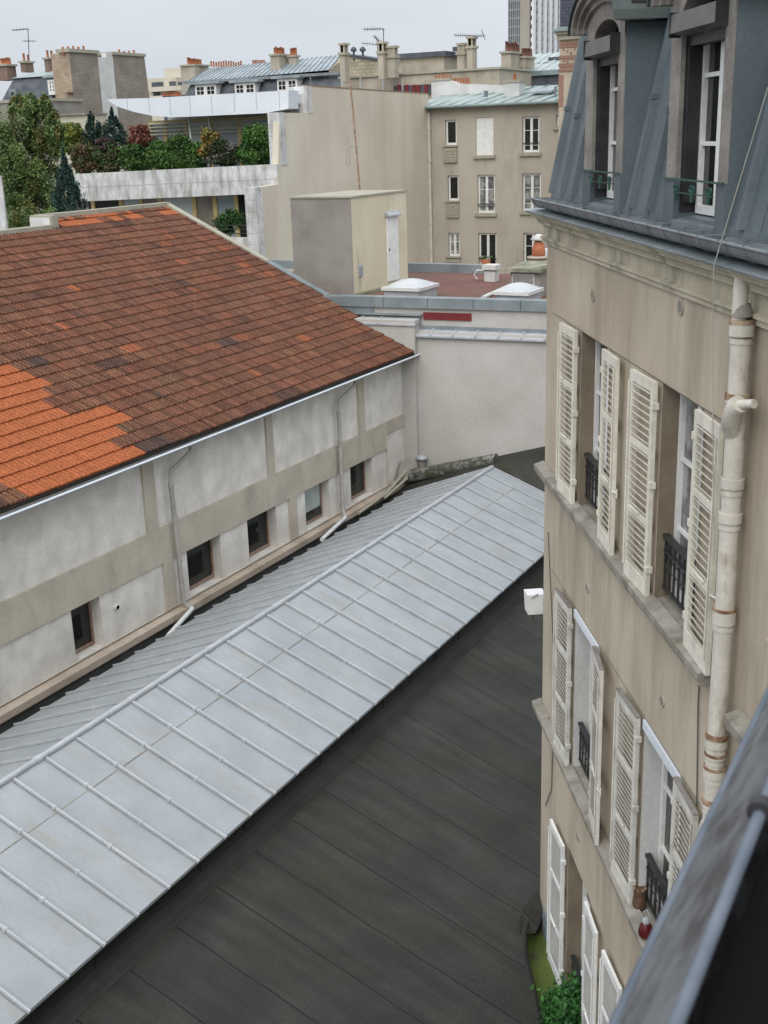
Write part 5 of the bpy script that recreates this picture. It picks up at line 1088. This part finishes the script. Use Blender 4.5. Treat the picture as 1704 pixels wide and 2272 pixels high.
for (x0, x1, yt_, yb3) in ((432, 480, 188, 211), (520, 567, 184, 207), (614, 660, 175, 200)):
    a, c = ony(x0, yt_, Yl-.1), ony(x1, yb3, Yl-.1); b = MB(); b.box(a.x, c.x, Yl-.1, Yl+2.5, c.z, a.z); dm_ = part('dormer', b, 'white', lm)
    b = MB(); n_ = 2
    for k in range(2):
        u0 = a.x+(c.x-a.x)*(k*.5+.07); u1 = a.x+(c.x-a.x)*(k*.5+.43)
        for i in range(2):
            for j in range(2): b.box(u0+(u1-u0)*i/2+.05, u0+(u1-u0)*(i+1)/2-.05, Yl-.14, Yl-.1, c.z+.1+(a.z-c.z-.3)*j/2+.04, c.z+.1+(a.z-c.z-.3)*(j+1)/2-.04)
    part('pane', b, 'glass', dm_); b = MB(); b.box(a.x-.45, c.x+.45, Yl-.35, Yl+2.6, a.z, a.z+.2); part('dormer_roof', b, 'zincfar', dm_)
chimney(lm, 401, 432, 462, 142, 184, Yl+3, 'chim', 9, 130, r_=.13)
potrow(lm, 469, 535, 13, Yl+4.3, 147, 134, .095)
potrow(lm, 562, 586, 6, Yl+6, 141, 130, .10, 'pot')
chimney(lm, 599, 619, 640, 119, 161, Yl+2, 'chim', 8, 106, r_=.13); chimney(lm, 640, 655, 663, 122, 150, Yl+3, 'chim', 3, 109, r_=.13)
b = MB(); a, c = ony(773, 124, 90), ony(890, 160, 90); b.prism([(a.x, -14), (c.x, -14), (c.x, ony(890, 143, 90).z), (a.x, a.z)], 1, 90, 93); rw_ = thing('rubble_stone_gable', 'pale rubble stone gable wall between the chimneys on the skyline', 'wall', ((a.x+c.x)/2, 91, -14)); part('wall', b, 'rubble', rw_); b = MB(); b.hexa([(a.x, 89.9, a.z), (c.x, 89.9, ony(890, 143, 90).z), (c.x, 93, ony(890, 143, 90).z), (a.x, 93, a.z), (a.x, 89.9, a.z+.15), (c.x, 89.9, ony(890, 143, 90).z+.15), (c.x, 93, ony(890, 143, 90).z+.15), (a.x, 93, a.z+.15)]); part('coping', b, 'slate', rw_)

# flat roofed blocks behind the beige gable
fr_ = thing('rooftop_lift_block', 'flat-roofed grey rooftop block with chimneys behind the beige gable', 'building', (-45, 74, -14))
Yf = 72
a, c, e = ony(885, 120, Yf), ony(985, 168, Yf), onx(1020, 120, ony(985, 120, Yf).x)
b = MB(); b.box(a.x, c.x, Yf, max(e.y, Yf+2), c.z-2, a.z-.3); part('wall', b, 'chim', fr_); b = MB(); b.box(a.x-.25, c.x+.2, Yf-.2, max(e.y, Yf+2)+.2, a.z-.3, a.z-.0); b.box(a.x+3.5, a.x+4.6, Yf+.6, Yf+1.4, a.z, a.z+.25); part('roof_slab', b, 'slate', fr_)
# long low wall in front
Yw = 66; b = MB(); p0, p1, p2 = ony(755, 175, Yw), ony(1108, 153, Yw), ony(885, 165, Yw)
zt3 = (p0.z+p1.z)/2; b.prism([(p0.x, -14), (p1.x, -14), (p1.x, p1.z), (p0.x, p0.z)], 1, Yw, Yw+5); part('long_wall', b, 'chim', fr_)
b = MB(); b.hexa([(p0.x-.1, Yw-.12, p0.z), (p1.x+.1, Yw-.12, p1.z), (p1.x+.1, Yw+5, p1.z), (p0.x-.1, Yw+5, p0.z), (p0.x-.1, Yw-.12, p0.z+.12), (p1.x+.1, Yw-.12, p1.z+.12), (p1.x+.1, Yw+5, p1.z+.12), (p0.x-.1, Yw+5, p0.z+.12)]); part('coping', b, 'coping', fr_)
a, c = ony(873, 191, Yw-.1), ony(955, 208, Yw-.1); b = MB(); b.box(a.x, c.x, Yw-.1, Yw+.1, c.z, a.z); sw = part('strip_window', b, 'slate', fr_)
b = MB()
for px in (885, 902, 918, 928, 945): q = ony(px, 200, Yw-.15); b.box(q.x-.12, q.x+.12, Yw-.16, Yw-.1, q.z-.25, q.z+.3)
part('red_frame', b, 'redpanel', sw)
def mitre(root, pl, pc, pr, yt, yb, Y0, r_=0):
    ch = chimney(root, pl, pc, pr, yt, yb, Y0, 'chim', cap='coping', over=.08)
    x0, x1, y0, y1, z0, z1 = cbox(pl, pc, pr, yt, yb, Y0); b = MB()
    for i in (0, 1, 2): 
        for j in (0, 1): x = x0+.1+(x1-x0-.2)*i/2; y = y0+.1+(y1-y0-.2)*j; b.box(x-.08, x+.08, y-.08, y+.08, z1, z1+.4)
    b.box(x0-.05, x1+.05, y0-.05, y1+.05, z1+.4, z1+.52); part('chimney_cowl', b, 'chim', ch); return ch
for a_ in ((753, 764, 774, 116, 182, 64.5), (838, 850, 861, 113, 176, 64.6), (858, 875, 884, 122, 172, 65), (1014, 1030, 1038, 115, 158, 70), (1036, 1048, 1058, 101, 160, 69)):
    mitre(fr_, *a_)
antenna('television antenna mast with long boom rising between the chimneys', [(851, 110), (851, 64)], 67, [(807, 65, 851, 64, 8)], .03)
antenna('low antenna mast with bent boom left of the taller mast', [(838, 140), (838, 92), (832, 80)], 67, [(804, 96, 838, 99, 5), (830, 79, 842, 92, 3)], .03)
antenna('long comb-like aerial on the tall chimney at right of the skyline', [(1040, 92), (1040, 80)], 69.5, [(1009, 78, 1070, 80, 12), (1068, 66, 1077, 90, 1)], .03)
dsh = thing('roof_cowl', 'small dark turning cowls on the skyline between the chimneys', 'cowl', tuple(ony(785, 120, 89))); b = MB()
for px in (785, 805): q = ony(px, 120, 89); b.tube([(q.x, 89, q.z-.5), (q.x, 89, q.z+.2)], .1, 6); b.lathe(q.x, 89, [(.22, q.z+.2), (.28, q.z+.35), (.1, q.z+.55)], 8)
part('cowl_head', b, 'slate', dsh)

# zinc roof and chimney group below the tower
zp = thing('green_zinc_building', 'building with pale greenish zinc roof and slate band below the office tower', 'building', (-38, 95, -14))
Yz = 92
a0, a1 = ony(1115, 158, Yz), ony(1300, 150, Yz); zt4 = ony(1180, 121, Yz+4).z; zE = ony(1180, 158, Yz).z
b = MB(); b.add([(a0.x, Yz, zE), (a1.x, Yz, zE), (a1.x, Yz+4, zt4), (ony(1143, 124, Yz+4).x, Yz+4, zt4), (a1.x, Yz+9, zE), (a0.x, Yz+9, zE)], [(0, 1, 2, 3), (3, 2, 4, 5), (0, 3, 5)]); rr_ = part('zinc_roof', b, 'zincgreen', zp)
b = MB()
for k in range(12):
    x = a0.x+k*.75; b.hexa([(x-.03, Yz, zE), (x+.03, Yz, zE), (x+1.03, Yz+4, zt4), (x+.97, Yz+4, zt4), (x-.03, Yz, zE+.07), (x+.03, Yz, zE+.07), (x+1.03, Yz+4, zt4+.07), (x+.97, Yz+4, zt4+.07)])
part('roof_seams', b, 'whitepanel', rr_)
q = ony(1215, 138, Yz+1.5); b = MB()
for k in range(3): b.box(q.x-1.6+k*.7, q.x-.4+k*.7, Yz+1.2+k*.5, Yz+1.6+k*.5, q.z-.6+k*.4, q.z-.4+k*.4)
part('roof_hatch', b, 'slate', rr_)
b = MB(); b.box(a0.x-.2, a1.x, Yz-.3, Yz, zE-.35, zE); part('fascia', b, 'copper', zp); b = MB(); b.box(a0.x-.1, a1.x, Yz-.05, Yz+9, -14, zE-.36); part('slate_wall', b, 'slate', zp)
chimney(zp, 1112, 1132, 1160, 113, 168, 88, 'chim', 7, 96, pm='potdark', r_=.13); chimney(zp, 1152, 1165, 1186, 124, 150, 90, 'chim', 6, 108, pm='potdark', r_=.13)
# tower
tw_ = thing('office_tower', 'distant office tower with white vertical stripes rising behind the roofs', 'tower', (-120, 360, -14))
Yt = 360; a, c, e = ony(1128, 0, Yt), ony(1180, 0, Yt), ony(1245, 0, Yt); zt5 = ony(1180, -60, Yt).z
c1 = onx(1245, 0, c.x)
xk = ony(1178, 50, Yt).x; yk = onx(1250, 50, xk).y
b = MB(); b.box(a.x, xk, Yt, yk, -14, zt5); part('shaft', b, 'towergrey', tw_)
b = MB(); ysz = yk-Yt
for k in range(7):
    y0 = Yt+ysz*k/6.0; b.box(xk, xk+.8, y0, y0+ysz/6*.42, -14, zt5)
part('white_fin', b, 'towerwhite', tw_)
b = MB()
for k in range(60): z = 5+k*1.55*1.6; b.box(xk, xk+.3, Yt, yk, z, z+1.2)
part('window_band', b, 'towerwin', tw_)
b = MB(); xm = a.x+(xk-a.x)*.55; b.box(xm, xk-.3, Yt-.6, Yt, -14, zt5)
part('corner_bay', b, mat('tower_tan', (.30, .27, .22), (.34, .31, .26), .1, .7), tw_)
b = MB()
for k in range(7): x = a.x+(xm-a.x)*k/6; b.box(x, x+.35, Yt-.3, Yt, -14, zt5)
for k in range(70): z = 4+k*2.4; b.box(a.x, xm, Yt-.25, Yt, z, z+.5)
part('window_grid', b, 'towerwin', tw_)
# brick tower at right
bt = thing('brick_stair_tower', 'tan and red patterned brick tower with slate roof behind the mansard', 'building', (-19, 53, -14))
Yb = 52; a, c = ony(1242, 76, Yb), ony(1320, 76, Yb)
zcn, zc0, zc1 = ony(1260, 88, Yb).z, ony(1260, 76, Yb).z, ony(1260, 59, Yb).z
b = MB(); b.box(a.x, c.x, Yb, Yb+5, -14, zcn); part('brick_wall', b, 'bricklight', bt)
b = MB()
for py, hh in ((92, .12), (100, .1), (123, .12), (140, .16), (152, .12)):
    z = ony(1260, py, Yb).z; b.box(a.x-.03, c.x, Yb-.03, Yb, z-hh, z)
for k in range(9):
    x = a.x+.15+k*.17; z = ony(1260, 112, Yb).z; b.box(x, x+.07, Yb-.02, Yb, z-.08*(k % 3), z+.1-.08*(k % 3)); z = ony(1260, 133, Yb).z; b.box(x, x+.1, Yb-.02, Yb, z-.06*((k+1) % 3), z+.1)
z = ony(1260, 165, Yb).z; b.box(a.x-.02, a.x+.2, Yb-.02, Yb, z-1.3, z)
part('red_brick_pattern', b, 'brickred', bt)
b = MB(); b.box(a.x-.1, c.x, Yb-.1, Yb+5, zcn, zc0); b.box(a.x-.15, c.x, Yb-.2, Yb+5, zc0, zc0+.12); part('brick_cornice', b, 'coping', bt)
b = MB(); b.box(a.x-.25, c.x, Yb-.3, Yb+5, zc0+.12, zc1-.1); b.box(a.x-.1, c.x, Yb-.15, Yb+5, zc1-.1, zc1); part('copper_gutter', b, 'copper', bt)
b = MB(); b.box(a.x+.0, c.x, Yb, Yb+5, zc1, zc1+4); part('slate_roof', b, brickmat('slate_tiles', (.05, .055, .075), (.08, .085, .11), (.025, .028, .035), .25, .14, .012), bt)

# ============================================================ trees and terrace planting
G1 = [(.09, .14, .045), (.13, .19, .06), (.06, .10, .03), (.115, .165, .045), (.15, .20, .08)]
rnd = random.Random(4)
Yq = 36
c = ony(40, 370, Yq); base = (c.x, Yq+.3, -14)
plant('tree', 'tall leafy green tree at the left picture edge behind the tiled roof', 'tree', base,
      [((c.x+.1, Yq+.6, c.z+.3), (1.15, 1.3, 1.6), 15000, .08), ((c.x-1.2, Yq+1, c.z+.1), (1.3, 1.4, 2.0), 11000, .08), ((c.x+.35, Yq+.4, c.z-1.9), (1.15, 1.2, 1.7), 15000, .08), ((ony(45, 235, Yq).x, Yq+.5, ony(45, 245, Yq).z), (.35, .4, .65), 1300, .10), ((ony(76, 235, Yq).x, Yq+.6, ony(76, 245, Yq).z), (.25, .3, .55), 800, .10), ((ony(20, 250, Yq).x, Yq+.6, ony(20, 245, Yq).z), (.5, .3, .55), 1200, .10), ((ony(95, 300, Yq).x, Yq+.6, ony(95, 300, Yq).z), (.4, .4, .9), 1600, .10)],
      G1+[(.12, .12, .035)], rnd, .16, clumps=60, spread=.26, fill=.95)
q = ony(148, 430, 33); t_ = ony(145, 338, 33); bz = ony(148, 520, 33).z
plant('conifer', 'dark blue-green conical conifer right of the big tree above the tiled roof', 'conifer', (q.x+.05, 33, -6),
      [((q.x+.05, 33, (t_.z+bz)/2), (.75, .7, (t_.z-bz)/2), 14000, .06)], [(.028, .062, .05), (.04, .085, .065), (.02, .045, .035)], rnd, .06, clumps=110, spread=.30, top='cone', fill=1.0)
q = ony(105, 475, 32); plant('low_bush', 'low green bush between the big tree and the conifer', 'bush', (q.x, 32, -6), [((q.x, 32, q.z-.3), (.8, .4, .45), 2500, .07)], G1, rnd, .04, clumps=20)
HY = 44.3
def sh(name, label, cat, px, py, rx, rz_, cols, n=2500, y=HY, size=.10, **kw):
    rx *= 1.12 if not kw.get('top') else 1
    c = ony(px, py, y); mpp = y/FPX*1.08; zbase = -1.35
    plant(name, label, cat, (c.x, y+.02, zbase), [((c.x, y, c.z), (rx*mpp, .45, rz_*mpp), n, size)]+([] if kw.get('top') else [((c.x+rnd.uniform(-.15, .15), y, c.z-rz_*mpp*.5), (rx*mpp*1.25, .45, rz_*mpp*.6), n, size), ((c.x+rnd.uniform(-.4, .4), y, c.z+rz_*mpp*rnd.uniform(.3, .7)), (rx*mpp*.45, .3, rz_*mpp*.45), n//3, size)]), cols, rnd, .04, **kw)
GG = [(.045, .10, .022), (.065, .135, .028), (.028, .065, .018)]
for k, (px, py, rx, rz_, n, cc, lb) in enumerate([
    (185, 348, 32, 36, 2600, [(.06, .07, .025), (.045, .065, .02), (.09, .06, .03)], 'brownish green shrub at the left end of the terrace hedge'),
    (240, 350, 34, 32, 2600, [(.04, .075, .02), (.05, .085, .025), (.07, .07, .03)], 'dull green shrub in the terrace hedge below the two conifers'),
    (300, 345, 36, 34, 2600, GG, 'green hedge shrub below the red-leaved bush'),
    (355, 340, 34, 36, 2600, GG+[(.06, .13, .03)], 'bright green hedge shrub left of the hedge centre'),
    (405, 335, 36, 40, 2600, GG+[(.06, .13, .03)], 'fresh green rounded hedge shrub at the hedge centre'),
    (435, 342, 26, 32, 1800, GG, 'green hedge shrub left of the orange-leaved shrub')]):
    sh('hedge_shrub', lb, 'shrub', px, py, rx, rz_, cc, n, clumps=26, spread=.4, group='shrubs of the terrace hedge')
sh('yellow_green_shrub', 'yellow-green leafy shrub behind the left end of the hedge', 'shrub', 160, 306, 44, 34, [(.16, .17, .03), (.11, .14, .03), (.06, .09, .02)], 2600, HY+.6, clumps=24)
for px, py, rx, rz_, lb in ((206, 290, 46, 50, 'dark conical conifer on the terrace, the left one of two'), (252, 292, 52, 50, 'dark conical conifer on the terrace in front of the white party wall strip')):
    sh('terrace_conifer', lb, 'conifer', px, py, rx, rz_, [(.022, .05, .038), (.035, .07, .05), (.015, .035, .025)], 4200, HY+.7, .075, clumps=70, top='cone', spread=.34, fill=1)
sh('red_shrub', 'red-brown leaved round bush on the terrace left of the louvred glazing', 'shrub', 311, 302, 24, 22, [(.17, .065, .045), (.22, .09, .06), (.11, .04, .03)], 2000, HY+.3, clumps=20)
sh('purple_shrub', 'small dark purple shrub between the two terrace conifers', 'shrub', 232, 322, 18, 16, [(.06, .03, .035), (.08, .045, .045)], 900, HY+.1, clumps=12)
sh('orange_shrub', 'orange autumn shrub rising from the terrace hedge', 'shrub', 462, 315, 20, 34, [(.38, .19, .04), (.28, .15, .035), (.14, .12, .03)], 1500, HY+.1, clumps=22, spread=.35)
sh('flowering_shrub', 'dark shrub with small white flowers on the terrace', 'shrub', 500, 337, 34, 28, [(.03, .045, .02), (.02, .035, .015), (.035, .05, .02), (.035, .055, .02), (.20, .18, .16)], 2200, HY, clumps=26)
sh('corner_shrub', 'bright green spreading shrub at the right end of the terrace', 'shrub', 565, 322, 32, 42, [(.05, .12, .025), (.07, .15, .03), (.03, .075, .02)], 3200, HY, clumps=28, spread=.4)
c = ony(508, 492, 43.0); plant('ball_shrub', 'round clipped green shrub behind railing on the lower terrace', 'shrub', (c.x, 43.02, -5.2), [((c.x, 43, c.z), (.72, .6, .52), 3600, .085)], [(.03, .08, .02), (.045, .11, .025), (.02, .05, .014)], rnd, .04, clumps=34, spread=.35)
